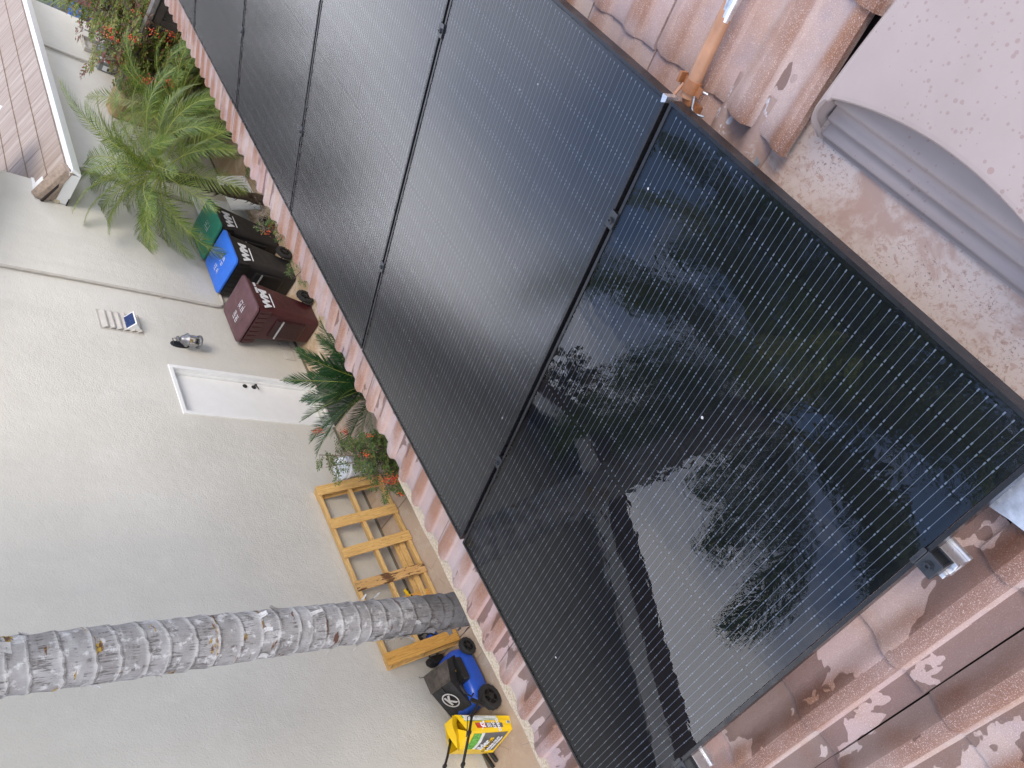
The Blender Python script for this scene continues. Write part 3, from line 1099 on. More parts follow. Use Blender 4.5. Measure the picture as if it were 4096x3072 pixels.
# bare metal on the side that has lost its paint
for k_ in range(len(b.v)):
    x, y, z = b.v[k_]
    b.v[k_] = (x - 0.0022, y, z - 0.0012)
b.build('bare_metal_side', M_ALU, t, True)
b = MB()
b.lathe([(0.0172, -0.014), (0.0195, -0.014), (0.0195, 0.014), (0.0172, 0.014)], frame3((1.0545, -0.03, -0.0605), (1, 0, 0), (0, 0, 1)), 20, cap=False)
b.obox((1.079, -0.03, -0.060), (0.010, 0, 0), (0, 0.014, 0), (0, 0, 0.0015))
b.obox((1.086, -0.036, -0.052), (0.004, 0, 0), (0, 0.012, 0), (0, 0, 0.010))
b.obox((1.030, -0.028, -0.062), (0.010, 0, 0), (0, 0.011, 0), (0, 0, 0.0015))
b.build('strap_clamp', M_RUSTY, t, True)
b = MB()
b.tube([(1.071, -0.028, -0.050), (1.075, 0.012, -0.036)], 0.004, 10)
b.build('clamp_bolt', M_COPPER, t, True)
b = MB()
b.tube([(1.053, -0.006, -0.066), (1.050, 0.010, -0.072)], 0.0150, 14)
b.obox((1.045, 0.02, -0.085), (0.019, 0, 0), (0, 0.015, 0), (0, 0, 0.012))
b.build('pipe_foot', M_RUSTY, t, True)
t = thing('tile_hook', 'bent galvanised wire hook lying open on the tile beside the tan pipe', 'hook', matrix=ROOF)
b = MB()
pts = [(1.012, -0.033, -0.074), (1.022, -0.033, -0.068), (1.034, -0.028, -0.064), (1.040, -0.022, -0.064), (1.032, 0.010, -0.068), (1.027, 0.018, -0.071), (1.018, 0.019, -0.075), (1.000, 0.014, -0.083)]
b.tube(pts, 0.0028, 8)
b.build('hook_wire', M_GALV, t, True)
t = thing('metal_flashing', 'galvanised sheet metal scrap slipped under the tile beside the wet panel corner', 'flashing', matrix=ROOF)
b = MB()
b.add([(-0.062, 0.085, -0.096), (0.050, 0.085, -0.096), (0.048, 0.200, -0.090), (0.030, 0.208, -0.089), (-0.020, 0.196, -0.090), (-0.062, 0.190, -0.091)], [(0, 1, 2, 3, 4, 5)])
b.add([(-0.062, 0.085, -0.098), (0.050, 0.085, -0.098), (0.048, 0.200, -0.092), (0.030, 0.208, -0.091), (-0.020, 0.196, -0.092), (-0.062, 0.190, -0.093)], [(5, 4, 3, 2, 1, 0)])
b.build('sheet_piece', M_GALV, t)

# ================================================================== the neighbour's house
YW = 6.0
nh = thing('neighbour_house', 'pale grey beige stucco house wall with a white door and a low side roof', 'house', (0, 0, 0))
DX0, DX1, DZ1 = 6.060, 6.835, -2.515                          # door opening
PKX, PKZ, RS = 3.3, 1.62, 0.33                                # gable peak under the roof, rake slope


def gable(x):
    return PKZ - RS * abs(x - PKX)


b = MB()
cols = [-7.0, PKX, DX0, DX1, 10.215]
for i in range(4):
    x0, x1 = cols[i], cols[i + 1]
    zb = DZ1 if i == 2 else G
    b.poly([(x0, YW, zb), (x1, YW, zb), (x1, YW, gable(x1)), (x0, YW, gable(x0))])
b.poly([(10.215, YW, G), (16.51, YW, G), (16.51, YW, -1.62), (10.215, YW, -1.62)])
b.poly([(10.215, YW, -1.62), (10.215, YW + 10, -1.62), (10.215, YW + 10, gable(10.215)), (10.215, YW, gable(10.215))])
b.poly([(16.51, YW, G), (16.51, YW + 10, G), (16.51, YW + 10, -1.62), (16.51, YW, -1.62)])
# reveals of the door opening
for x in (DX0, DX1):
    b.poly([(x, YW, G), (x, YW + 0.16, G), (x, YW + 0.16, DZ1), (x, YW, DZ1)])
b.poly([(DX0, YW, DZ1), (DX1, YW, DZ1), (DX1, YW + 0.16, DZ1), (DX0, YW + 0.16, DZ1)])
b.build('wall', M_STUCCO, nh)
b = MB()
b.box((-7.0, YW - 0.012, G), (DX0 - 0.02, YW - 0.002, G + 0.035))
b.box((DX1 + 0.02, YW - 0.012, G), (16.5, YW - 0.002, G + 0.035))
b.build('weep_screed', M_SCREED, nh)
# door
door = MB()
door.box((DX0 + 0.035, YW + 0.085, G + 0.075), (DX1 - 0.035, YW + 0.125, DZ1 - 0.032))
door = door.build('door', M_WHITE, nh, bevel=0.002)
b = MB()
for (x0, x1) in ((DX0 - 0.018, DX0 + 0.032), (DX1 - 0.032, DX1 + 0.018)):
    b.box((x0, YW - 0.016, G + 0.004), (x1, YW + 0.10, DZ1 + 0.016))
b.box((DX0 + 0.032, YW - 0.015, DZ1 - 0.030), (DX1 - 0.032, YW + 0.10, DZ1 + 0.016))
b.box((DX1 - 0.046, YW + 0.045, G + 0.07), (DX1 - 0.032, YW + 0.083, DZ1 - 0.03))
b.build('door_frame', M_WHITE, nh, bevel=0.003)
b = MB()
b.box((DX0 + 0.033, YW - 0.02, G + 0.002), (DX1 - 0.033, YW + 0.12, G + 0.03))
b.box((DX0 + 0.033, YW + 0.02, G + 0.03), (DX1 - 0.033, YW + 0.12, G + 0.055))
b.box((DX0 + 0.036, YW + 0.066, G + 0.055), (DX1 - 0.036, YW + 0.083, G + 0.105))
b.build('threshold', flat('dull_white_sill', (0.62, 0.61, 0.56), 0.6), nh)
for z, lev in ((-3.622, True), (-3.498, False)):
    b = MB()
    Mh = Matrix.Translation((6.735, YW + 0.085, z)) @ Matrix.Rotation(math.pi / 2, 4, 'X')
    b.lathe([(0, 0.020), (0.018, 0.019), (0.028, 0.013), (0.031, 0.004), (0.031, 0.0)], Mh, 20)
    if lev:
        b.tube([(6.735, YW + 0.07, z), (6.735, YW + 0.03, z), (6.728, YW + 0.022, z - 0.003), (6.70, YW + 0.022, z + 0.002), (6.665, YW + 0.02, z - 0.01), (6.64, YW + 0.022, z - 0.016)], [0.012, 0.011, 0.011, 0.009, 0.008, 0.006], 10)
    b.build('door_handle' if lev else 'deadbolt', M_DARKMETAL, door, True)
# lower side roof: courses of flat striated tiles falling towards the camera
EY, EZ, EP = 5.47, -1.645, math.radians(20.0)                  # eave edge and pitch
EX0, EX1 = 9.72, 16.9
tm = MB()
tw, tl, tt_ = 0.332, 0.36, 0.042
tm.box((0.002, 0, -tt_), (tw - 0.002, tl, 0))
tm.m[2] = 1
TF = tm.mesh('striated_roof_tile', [M_SIDING, flat('tile_butt', (0.21, 0.165, 0.13), 0.9, var=0.25, scale=20)])
ca, sa = math.cos(EP), math.sin(EP)
for r_ in range(8):
    d = r_ * 0.318
    for c_ in range(22):
        x = EX0 + 0.13 + c_ * tw - (0.16 if r_ % 2 else 0)
        if x < EX0 + 0.0 or (r_ > 1 and x < 9.95):
            continue
        o = link('flat_roof_tile', TF, nh)
        o.location = (x, EY + d * ca, EZ + d * sa + 0.018)
        o.rotation_euler = (EP - 0.055 + rnd.uniform(-0.006, 0.006), rnd.uniform(-0.004, 0.004), rnd.uniform(-0.006, 0.006))
b = MB()
b.hexa([(EX0, EY + 0.02, EZ - 0.05), (EX1, EY + 0.02, EZ - 0.05), (EX1, EY + 4, EZ + 4 * sa / ca - 0.05), (EX0, EY + 4, EZ + 4 * sa / ca - 0.05),
        (EX0, EY + 0.02, EZ - 0.02), (EX1, EY + 0.02, EZ - 0.02), (EX1, EY + 4, EZ + 4 * sa / ca - 0.02), (EX0, EY + 4, EZ + 4 * sa / ca - 0.02)])
b.box((EX0 + 0.05, EY + 0.04, -1.80), (EX1, YW, -1.785))
b.build('soffit', M_DECK, nh)
b = MB()
b.hexa([(EX0 - 0.02, 5.455, -1.795), (EX1, 5.455, -1.795), (EX1, 5.49, -1.795), (EX0 - 0.02, 5.49, -1.795),
        (EX0 - 0.02, 5.395, -1.675), (EX1, 5.395, -1.675), (EX1, 5.45, -1.672), (EX0 - 0.02, 5.45, -1.672)])
b.box((EX0 - 0.02, 5.45, -1.70), (EX1, 5.492, -1.655))
b.hexa([(EX0 - 0.022, 5.49, -1.795), (EX0 + 0.03, 5.49, -1.795), (EX0 + 0.12, 5.995, -1.80), (EX0 + 0.07, 5.995, -1.80),
        (EX0 - 0.022, 5.49, -1.66), (EX0 + 0.03, 5.49, -1.66), (EX0 + 0.12, 5.995, -1.655), (EX0 + 0.07, 5.995, -1.655)])
b.build('gutter', M_GUTTER, nh, bevel=0.004)
# sloping cap along the end of the eave, bits of flashing and the lump of mortar
b = MB()
rs = sa / ca
for (xa, xb, za, zb) in ((EX0 - 0.01, EX0 + 0.16, 0.035, 0.075),):
    b.hexa([(xa - 0.02, EY - 0.02, EZ - 0.06), (xb, EY - 0.02, EZ - 0.01), (xb, YW - 0.005, EZ + 0.52 * rs), (xa + 0.03, YW - 0.005, EZ + 0.52 * rs - 0.11),
            (xa, EY - 0.02, EZ + za), (xb, EY - 0.02, EZ + zb), (xb, YW - 0.005, EZ + 0.53 * rs + zb), (xa + 0.05, YW - 0.005, EZ + 0.53 * rs + za)])
b.hexa([(EX0 - 0.005, EY + 0.03, -1.79), (EX0 + 0.15, EY + 0.03, -1.79), (EX0 + 0.2, YW - 0.004, -1.79), (EX0 + 0.09, YW - 0.004, -1.79),
        (EX0 + 0.0, EY + 0.03, EZ - 0.01), (EX0 + 0.14, EY + 0.03, EZ - 0.01), (EX0 + 0.15, YW - 0.004, EZ + 0.5 * rs - 0.06), (EX0 + 0.06, YW - 0.004, EZ + 0.5 * rs - 0.06)])
b.build('rake_cap', M_CAP, nh, bevel=0.012)
b = MB()
b.box((9.98, YW - 0.02, -1.60), (10.22, YW - 0.003, -1.42))
b.obox((10.0, YW - 0.09, -1.455), (0.045, 0, 0.0), (0, 0.09, 0.033), (0, -0.002, 0.006))
b.build('flashing', M_WHITE, nh)
b = MB()
for k_ in range(9):
    a = k_ / 8
    b.lathe([(0, -0.04), (0.035, -0.02), (0.042, 0.01), (0.02, 0.035), (0, 0.04)], Matrix.Translation((9.80 + 0.11 * a + rnd.uniform(-.01, .01), YW - 0.02, -1.68 + 0.19 * a)), 8)
b.build('mortar', M_MORTAR, nh, True)
# gable roof high above (seen as reflections in the panels)
b = MB()
y0, y1 = 5.42, 16
for (xe, sg) in ((-7.4, -1), (10.75, 1)):
    z0, z1 = PKZ + 0.17, gable(xe) + 0.17
    b.hexa([(PKX, y0, z0 - 0.17), (xe, y0, z1 - 0.17), (xe, y1, z1 - 0.17), (PKX, y1, z0 - 0.17),
            (PKX, y0, z0 + 0.03), (xe, y0, z1 + 0.03), (xe, y1, z1 + 0.03), (PKX, y1, z0 + 0.03)])
b.build('roof', M_BROWNTILE, nh, fixn=True)
b = MB()
for xe in (-7.4, 10.75):
    z1 = gable(xe)
    b.hexa([(PKX, 5.385, PKZ - 0.15), (xe, 5.385, z1 - 0.15), (xe, 5.418, z1 - 0.15), (PKX, 5.418, PKZ - 0.15),
            (PKX, 5.385, PKZ + 0.0), (xe, 5.385, z1 + 0.0), (xe, 5.418, z1 + 0.0), (PKX, 5.418, PKZ + 0.0)])
b.build('rake_board', M_GUTTER, nh, fixn=True)

# ------------------------------------------------------------------ things fixed to the wall
t = thing('wall_conduit', 'thin pipe painted wall colour running down the stucco to an elbow beside the blue bin', 'pipe')
b = MB()
b.tube([(8.10, YW - 0.03, 0.0), (8.128, YW - 0.03, -0.9), (8.155, YW - 0.03, -1.67), (8.172, YW - 0.03, -2.69), (8.172, YW - 0.03, -3.42), (8.185, YW - 0.03, -3.50), (8.22, YW - 0.03, -3.55), (8.29, YW - 0.03, -3.572), (8.75, YW - 0.03, -3.585)], 0.0185, 12)
b.build('conduit_tube', M_WALLPIPE, t, True)
b = MB()
b.lathe([(0.0187, -0.03), (0.025, -0.03), (0.025, -0.012), (0.021, -0.01), (0.021, 0.01), (0.025, 0.012), (0.025, 0.03), (0.0187, 0.03)], Matrix.Translation((8.172, YW - 0.03, -2.70)), 14)
b.box((8.135, YW - 0.012, -2.72), (8.21, YW - 0.003, -2.68))
b.build('coupling', M_WALLPIPE, t, True)
t = thing('downspout', 'narrow pipe painted wall colour dropping from the white gutter behind the small palm', 'pipe')
b = MB()
b.tube([(10.797, YW - 0.035, -1.79), (10.795, YW - 0.035, -3.0), (10.795, YW - 0.035, G + 0.05)], 0.026, 10)
b.build('pipe_body', M_WALLPIPE, t, True)
b = MB()
b.box((10.75, YW - 0.012, -2.62), (10.84, YW - 0.003, -2.58))
b.build('bracket', M_WALLPIPE, t)

t = thing('wall_vent', 'recessed louvred vent in the stucco wall, painted the wall colour', 'vent')
X0, X1, Z0, Z1 = 7.352, 7.655, -2.30, -1.835
b = MB()
for (xa, xb, za, zb) in ((X0 - 0.02, X1 + 0.02, Z1, Z1 + 0.018), (X0 - 0.02, X1 + 0.02, Z0 - 0.018, Z0), (X0 - 0.02, X0, Z0, Z1), (X1, X1 + 0.02, Z0, Z1)):
    b.box((xa, YW - 0.007, za), (xb, YW - 0.001, zb))
b.build('vent_frame', M_WALLPIPE, t, bevel=0.002)
nsl = 6
for i in range(nsl):
    z1 = Z1 - (Z1 - Z0) * i / nsl - 0.002
    z0 = Z1 - (Z1 - Z0) * (i + 1) / nsl
    b = MB()
    b.hexa([(X0, YW - 0.034, z0 + 0.004), (X1, YW - 0.034, z0 + 0.004), (X1, YW - 0.002, z1 - 0.016), (X0, YW - 0.002, z1 - 0.016),
            (X0, YW - 0.036, z0 + 0.018), (X1, YW - 0.036, z0 + 0.018), (X1, YW - 0.004, z1 - 0.006), (X0, YW - 0.004, z1 - 0.006)])
    b.build('slat', M_WALLPIPE, t)
t = thing('solar_light', 'small white solar wall light with a blue cell on the louvred vent', 'light')
C_ = Vector((7.475, 5.905, -2.165))
b = MB()
b.hexa([(7.38, 5.965, -2.285), (7.58, 5.965, -2.285), (7.58, 5.995, -2.285), (7.38, 5.995, -2.285),
        (7.365, 5.87, -2.195), (7.585, 5.87, -2.195), (7.585, 5.99, -2.115), (7.365, 5.99, -2.115)])
b.build('lamp_body', M_WHITE, t, bevel=0.004)
e1, e2 = Vector((1, 0, 0)), Vector((0, 0.12, 0.08)).normalized()
n_ = e1.cross(e2)
b = MB()
b.obox(Vector((7.475, 5.930, -2.155)) + n_ * 0.004, e1 * 0.112, e2 * 0.078, n_ * 0.004)
b.build('panel_rim', M_WHITE, t, bevel=0.002)
for sg in (-1, 1):
    b = MB()
    b.obox(Vector((7.475 + sg * 0.049, 5.930, -2.155)) + n_ * 0.0095, e1 * 0.0475, e2 * 0.062, n_ * 0.0012)
    b.build('solar_cell', M_NAVY, t)

t = thing('wall_lantern', 'pewter coach lantern with clear glass on a dark oval back plate beside the white door', 'lantern')
b = MB()
P = [(0.056 * math.sin(2 * math.pi * k / 32) ** 1, 0.118 * (abs(math.cos(2 * math.pi * k / 32)) ** 0.75) * (1 if math.cos(2 * math.pi * k / 32) >= 0 else -1)) for k in range(32)]
rings = [[(7.255 + x * s_, YW - y_, -2.735 + z * s_) for (x, z) in P] for (s_, y_) in ((1.0, 0.001), (1.0, 0.012), (0.86, 0.020), (0.82, 0.018))]
b.loft(rings)
b.build('back_plate', M_DARKMETAL, t, True, fixn=True)
LX, LY = 7.215, 5.872
b = MB()
b.tube([(7.25, YW - 0.015, -2.655), (7.245, 5.93, -2.625), (7.235, 5.90, -2.60), (7.222, 5.88, -2.615), (LX, LY, -2.64)], 0.006, 8)
b.build('hook_arm', M_PEWTER, t, True)
ML = Matrix.Translation((LX, LY, 0))
b = MB()
b.lathe([(0, -2.612), (0.008, -2.615), (0.006, -2.632), (0.030, -2.640), (0.036, -2.655), (0.022, -2.662), (0.020, -2.676), (0.036, -2.684), (0.052, -2.705), (0.060, -2.728), (0.078, -2.748), (0.090, -2.766), (0.086, -2.771), (0.0, -2.771)], ML, 28)
b.build('cap', M_PEWTER, t, True)
b = MB()
b.lathe([(0.062, -2.772), (0.0625, -2.905), (0.060, -2.905), (0.0595, -2.772)], ML, 28, cap=False)
b.build('glass_cylinder', mat_glass('clear_glass', 0.02, ior=1.45), t, True)
b = MB()
b.lathe([(0.040, -2.903), (0.080, -2.905), (0.086, -2.915), (0.086, -2.930), (0.078, -2.938), (0.045, -2.938)], ML, 28, cap=False)
b.build('base_ring', M_PEWTER, t, True)
b = MB()
for k_ in range(3):
    a = 0.9 + k_ * 2.094
    b.tube([(LX + 0.070 * math.cos(a), LY + 0.070 * math.sin(a), -2.768), (LX + 0.070 * math.cos(a), LY + 0.070 * math.sin(a), -2.91)], 0.0035, 6)
b.build('guard_rod', M_DARKMETAL, t, True)
b = MB()
b.lathe([(0, -2.846), (0.018, -2.840), (0.026, -2.822), (0.022, -2.800), (0.013, -2.785), (0.013, -2.77)], ML, 18)
b.build('bulb', M_BULB, t, True)

t = thing('low_vent', 'low rectangular grille at the foot of the wall beside the maroon bin', 'grille')
b = MB()
b.box((7.295, YW - 0.006, -4.40), (7.70, YW - 0.001, -4.235))
b.build('backing', M_WALLPIPE, t)
for i in range(8):
    z = -4.248 - i * 0.0198
    b = MB()
    b.hexa([(7.30, YW - 0.016, z - 0.012), (7.695, YW - 0.016, z - 0.012), (7.695, YW - 0.006, z - 0.004), (7.30, YW - 0.006, z - 0.004),
            (7.30, YW - 0.016, z - 0.007), (7.695, YW - 0.016, z - 0.007), (7.695, YW - 0.006, z), (7.30, YW - 0.006, z)])
    b.build('slat', M_WALLPIPE, t)
b = MB()
b.box((7.485, YW - 0.02, -4.40), (7.502, YW - 0.006, -4.235))
b.build('mullion', M_WALLPIPE, t)
t = thing('berry', 'single fallen dark red berry on the patio at the wall foot near the maroon bin', 'berry', (7.30, 5.93, G + 0.018))
b = MB()
b.lathe([(0, -0.018), (0.013, -0.013), (0.018, 0), (0.013, 0.013), (0, 0.018)], None, 12)
o = b.build('fallen_berry', flat('crimson_fruit', (0.30, 0.02, 0.05), 0.35), t, True)

t = thing('electrical_box', 'grey green electrical box with red and white labels on the far wall', 'electrical box')
EXC = 14.64
b = MB()
b.box((14.50, 5.86, -3.16), (14.78, YW - 0.004, -2.93))
b.build('box_body', M_GREYBOX, t, bevel=0.008)
b = MB()
b.box((14.50, 5.84, -3.165), (14.78, 5.858, -2.925))
b.build('box_cover', M_GREYBOX, t, bevel=0.004)
b = MB()
b.box((14.55, 5.835, -3.06), (14.72, 5.8395, -2.96), 0)
b.box((14.492, 5.88, -3.12), (14.4985, 5.97, -3.0), 0)
b.build('label_plate', M_PRINT, t)
b = MB()
b.box((14.55, 5.835, -3.13), (14.72, 5.8395, -3.068), 0)
b.build('warning_label', M_RED, t)
b = MB()
b.box((14.488, 5.90, -3.115), (14.4915, 5.96, -3.075), 0)
b.build('label_print', M_BLACKPL, t)
b = MB()
b.tube([(14.57, YW - 0.035, -1.79), (14.575, YW - 0.035, -2.60), (14.58, YW - 0.05, -2.84), (14.585, 5.93, -2.93)], 0.021, 10)
b.lathe([(0.024, -0.04), (0.034, -0.04), (0.034, 0.0), (0.026, 0.02), (0.024, 0.02)], Matrix.Translation((14.583, 5.935, -2.90)), 12)
b.tube([(14.60, 5.93, -3.16), (14.60, YW - 0.03, -3.24), (14.60, YW - 0.03, -3.62), (14.60, YW - 0.03, G + 0.02)], 0.024, 10)
b.build('conduit_tube', M_WALLPIPE, t, True)
b = MB()
b.tube([(14.80, 5.90, -2.95), (14.93, 5.88, -2.97), (15.0, 5.87, -3.06), (15.02, 5.86, -3.2), (15.1, 5.85, -3.3), (15.2, 5.86, -3.2)], 0.009, 8)
b.build('black_lead', M_BLACKPL, t, True)
t = thing('meter_panel', 'stucco framed utility meter with round glass cover on the far wall behind the berry shrub', 'utility meter')
b = MB()
b.box((15.10, YW - 0.07, -3.62), (15.14, YW - 0.003, -2.80))
b.box((15.14, YW - 0.07, -2.84), (15.62, YW - 0.003, -2.80))
b.box((15.60, YW - 0.07, -3.62), (15.64, YW - 0.003, -2.84))
b.box((15.14, YW - 0.012, -3.62), (15.60, YW - 0.003, -2.84))
b.build('panel_surround', M_WALLPIPE, t, bevel=0.004)
b = MB()
MM = Matrix.Translation((15.36, YW - 0.012, -3.16)) @ Matrix.Rotation(math.pi / 2, 4, 'X')
b.lathe([(0.125, 0), (0.125, 0.03), (0.10, 0.035)], MM, 24, cap=False)
b.build('meter_ring', M_PEWTER, t, True)
b = MB()
b.lathe([(0.10, 0.033), (0.098, 0.09), (0.085, 0.11), (0.0, 0.118)], MM, 24)
b.build('meter_dome', flat('grey_green_glass', (0.30, 0.36, 0.36), 0.12), t, True)

# ================================================================== side gate, pillar
t = thing('stone_pillar', 'tan cast stone gate pillar of stacked blocks with a bevelled cap', 'pillar')
px0, px1, py0, py1 = 12.86, 13.24, 5.60, 5.985
for i in range(7):
    z1 = -3.005 - i * 0.225
    b = MB()
    j = lambda: rnd.uniform(-0.008, 0.008)
    b.hexa([(px0 + j(), py0 + j(), z1 - 0.217), (px1 + j(), py0 + j(), z1 - 0.217), (px1, py1, z1 - 0.217), (px0 + j(), py1, z1 - 0.217),
            (px0 + j(), py0 + j(), z1), (px1 + j(), py0 + j(), z1), (px1, py1, z1), (px0 + j(), py1, z1)])
    b.build('stone_block', M_STONE, t, bevel=0.012)
b = MB()
b.hexa([(px0 - 0.03, py0 - 0.03, -3.0), (px1 + 0.03, py0 - 0.03, -3.0), (px1 + 0.03, py1, -3.0), (px0 - 0.03, py1, -3.0),
        (px0 - 0.02, py0 - 0.02, -2.90), (px1 + 0.02, py0 - 0.02, -2.90), (px1 + 0.02, py1, -2.90), (px0 - 0.02, py1, -2.90)])
b.hexa([(px0 - 0.02, py0 - 0.02, -2.90), (px1 + 0.02, py0 - 0.02, -2.90), (px1 + 0.02, py1, -2.90), (px0 - 0.02, py1, -2.90),
        (px0 + 0.06, py0 + 0.06, -2.845), (px1 - 0.06, py0 + 0.06, -2.845), (px1 - 0.06, py1 - 0.02, -2.845), (px0 + 0.06, py1 - 0.02, -2.845)])
b.build('pillar_cap', M_STONE, t, bevel=0.010)
t = thing('side_gate', 'dark brown board gate with a grey top rail next to the stone pillar', 'gate')
GX = 13.10
b = MB()
b.box((GX - 0.05, 3.2, -2.95), (GX + 0.09, 5.585, -2.875))
b.build('top_rail', flat('weathered_grey_timber', (0.17, 0.155, 0.14), 0.8, var=0.3, scale=14), t, bevel=0.006)
for (y0, y1) in ((3.25, 4.33), (4.37, 5.54)):
    nb = 8
    for i in range(nb):
        w_ = (y1 - y0) / nb
        b = MB()
        b.box((GX + 0.0, y0 + i * w_ + 0.004, G + 0.06), (GX + 0.022, y0 + (i + 1) * w_ - 0.004, -2.97))
        b.build('board', M_GATE, t)
    b = MB()
    b.box((GX - 0.032, y0, -3.09), (GX - 0.002, y1, -2.975))
    b.box((GX - 0.032, y0, -4.30), (GX - 0.002, y1, -4.18))
    b.box((GX - 0.030, y0, -4.18), (GX - 0.002, y0 + 0.10, -3.09))
    b.box((GX - 0.030, y1 - 0.10, -4.18), (GX - 0.002, y1, -3.09))
    b.box((GX - 0.031, (y0 + y1) / 2 - 0.05, -4.18), (GX - 0.002, (y0 + y1) / 2 + 0.05, -3.09))
    b.build('gate_brace', M_GATE, t, bevel=0.004)
b = MB()
b.box((GX - 0.052, 5.46, -3.05), (GX - 0.036, 5.56, -2.99))
b.tube([(GX - 0.05, 5.43, -3.02), (GX - 0.06, 5.54, -3.02)], 0.008, 8)
b.build('latch', M_GALV, t)

# ================================================================== door mat
t = thing('door_mat', 'dark grey brown rectangular mat lying in front of the white door', 'mat')
b = MB()
b.box((6.055, 5.365, G + 0.001), (6.895, 5.955, G + 0.012))
b.build('mat_pile', M_MAT, t, bevel=0.004)
b = MB()
for (a, c) in (((6.04, 5.35), (6.91, 5.364)), ((6.04, 5.956), (6.91, 5.97)), ((6.04, 5.364), (6.054, 5.956)), ((6.896, 5.364), (6.91, 5.956))):
    b.box((a[0], a[1], G + 0.001), (c[0], c[1], G + 0.008))
b.build('mat_border', M_RUBBER, t)

# ================================================================== wheeled bins
WM = text_mesh('WM', 0.16, 0.010)
WM.materials.append(M_PRINT)


def wheel(parent, name, c, r, wd, hub, axis=Vector((0, 1, 0)), spokes=8, tread=28):
    z = Vector((0, 0, 1))
    Mw = frame3(c, Vector((1, 0, 0)), z)                   # local z = -y (towards the camera side)
    b = MB()
    b.lathe([(r * 0.66, -wd / 2), (r * 0.9, -wd / 2), (r, -wd * 0.35), (r, wd * 0.35), (r * 0.9, wd / 2), (r * 0.66, wd / 2), (r * 0.66, -wd / 2)], Mw, 36)
    for k in range(tread):
        a = 2 * math.pi * (k + 0.5) / tread
        p_ = Mw @ Vector((r * 1.005 * math.cos(a), r * 1.005 * math.sin(a), (-1) ** k * wd * 0.16))
        rad = (Mw.to_3x3() @ Vector((math.cos(a), math.sin(a), 0)))
        tan = (Mw.to_3x3() @ Vector((-math.sin(a), math.cos(a), 0)))
        b.obox(p_, rad * r * 0.025, tan * r * 0.07, (Mw.to_3x3() @ Vector((0, 0, 1))) * wd * 0.2)
    o = b.build(name, M_RUBBER, parent, True)
    b = MB()
    b.lathe([(r * 0.24, -wd * 0.4), (r * 0.26, wd * 0.52), (r * 0.12, wd * 0.58), (0, wd * 0.58)], Mw, 18)
    b.lathe([(r * 0.60, -wd * 0.3), (r * 0.60, wd * 0.40), (r * 0.665, wd * 0.46), (r * 0.665, -wd * 0.3)], Mw, 36, cap=False)
    for k in range(spokes):
        a = 2 * math.pi * k / spokes
        d_ = Mw.to_3x3() @ Vector((math.cos(a), math.sin(a), 0))
        tn = Mw.to_3x3() @ Vector((-math.sin(a), math.cos(a), 0))
        b.obox(Mw @ Vector((r * 0.43 * math.cos(a), r * 0.43 * math.sin(a), wd * 0.3)), d_ * r * 0.20, tn * r * 0.055, (Mw.to_3x3() @ Vector((0, 0, 1))) * wd * 0.12)
    b.lathe([(0.0, -wd * 0.1), (r * 0.6, -wd * 0.1), (r * 0.6, -wd * 0.2), (0, -wd * 0.2)], Mw, 24)
    b.build(hub, M_BLACKPL, o, True)
    return o


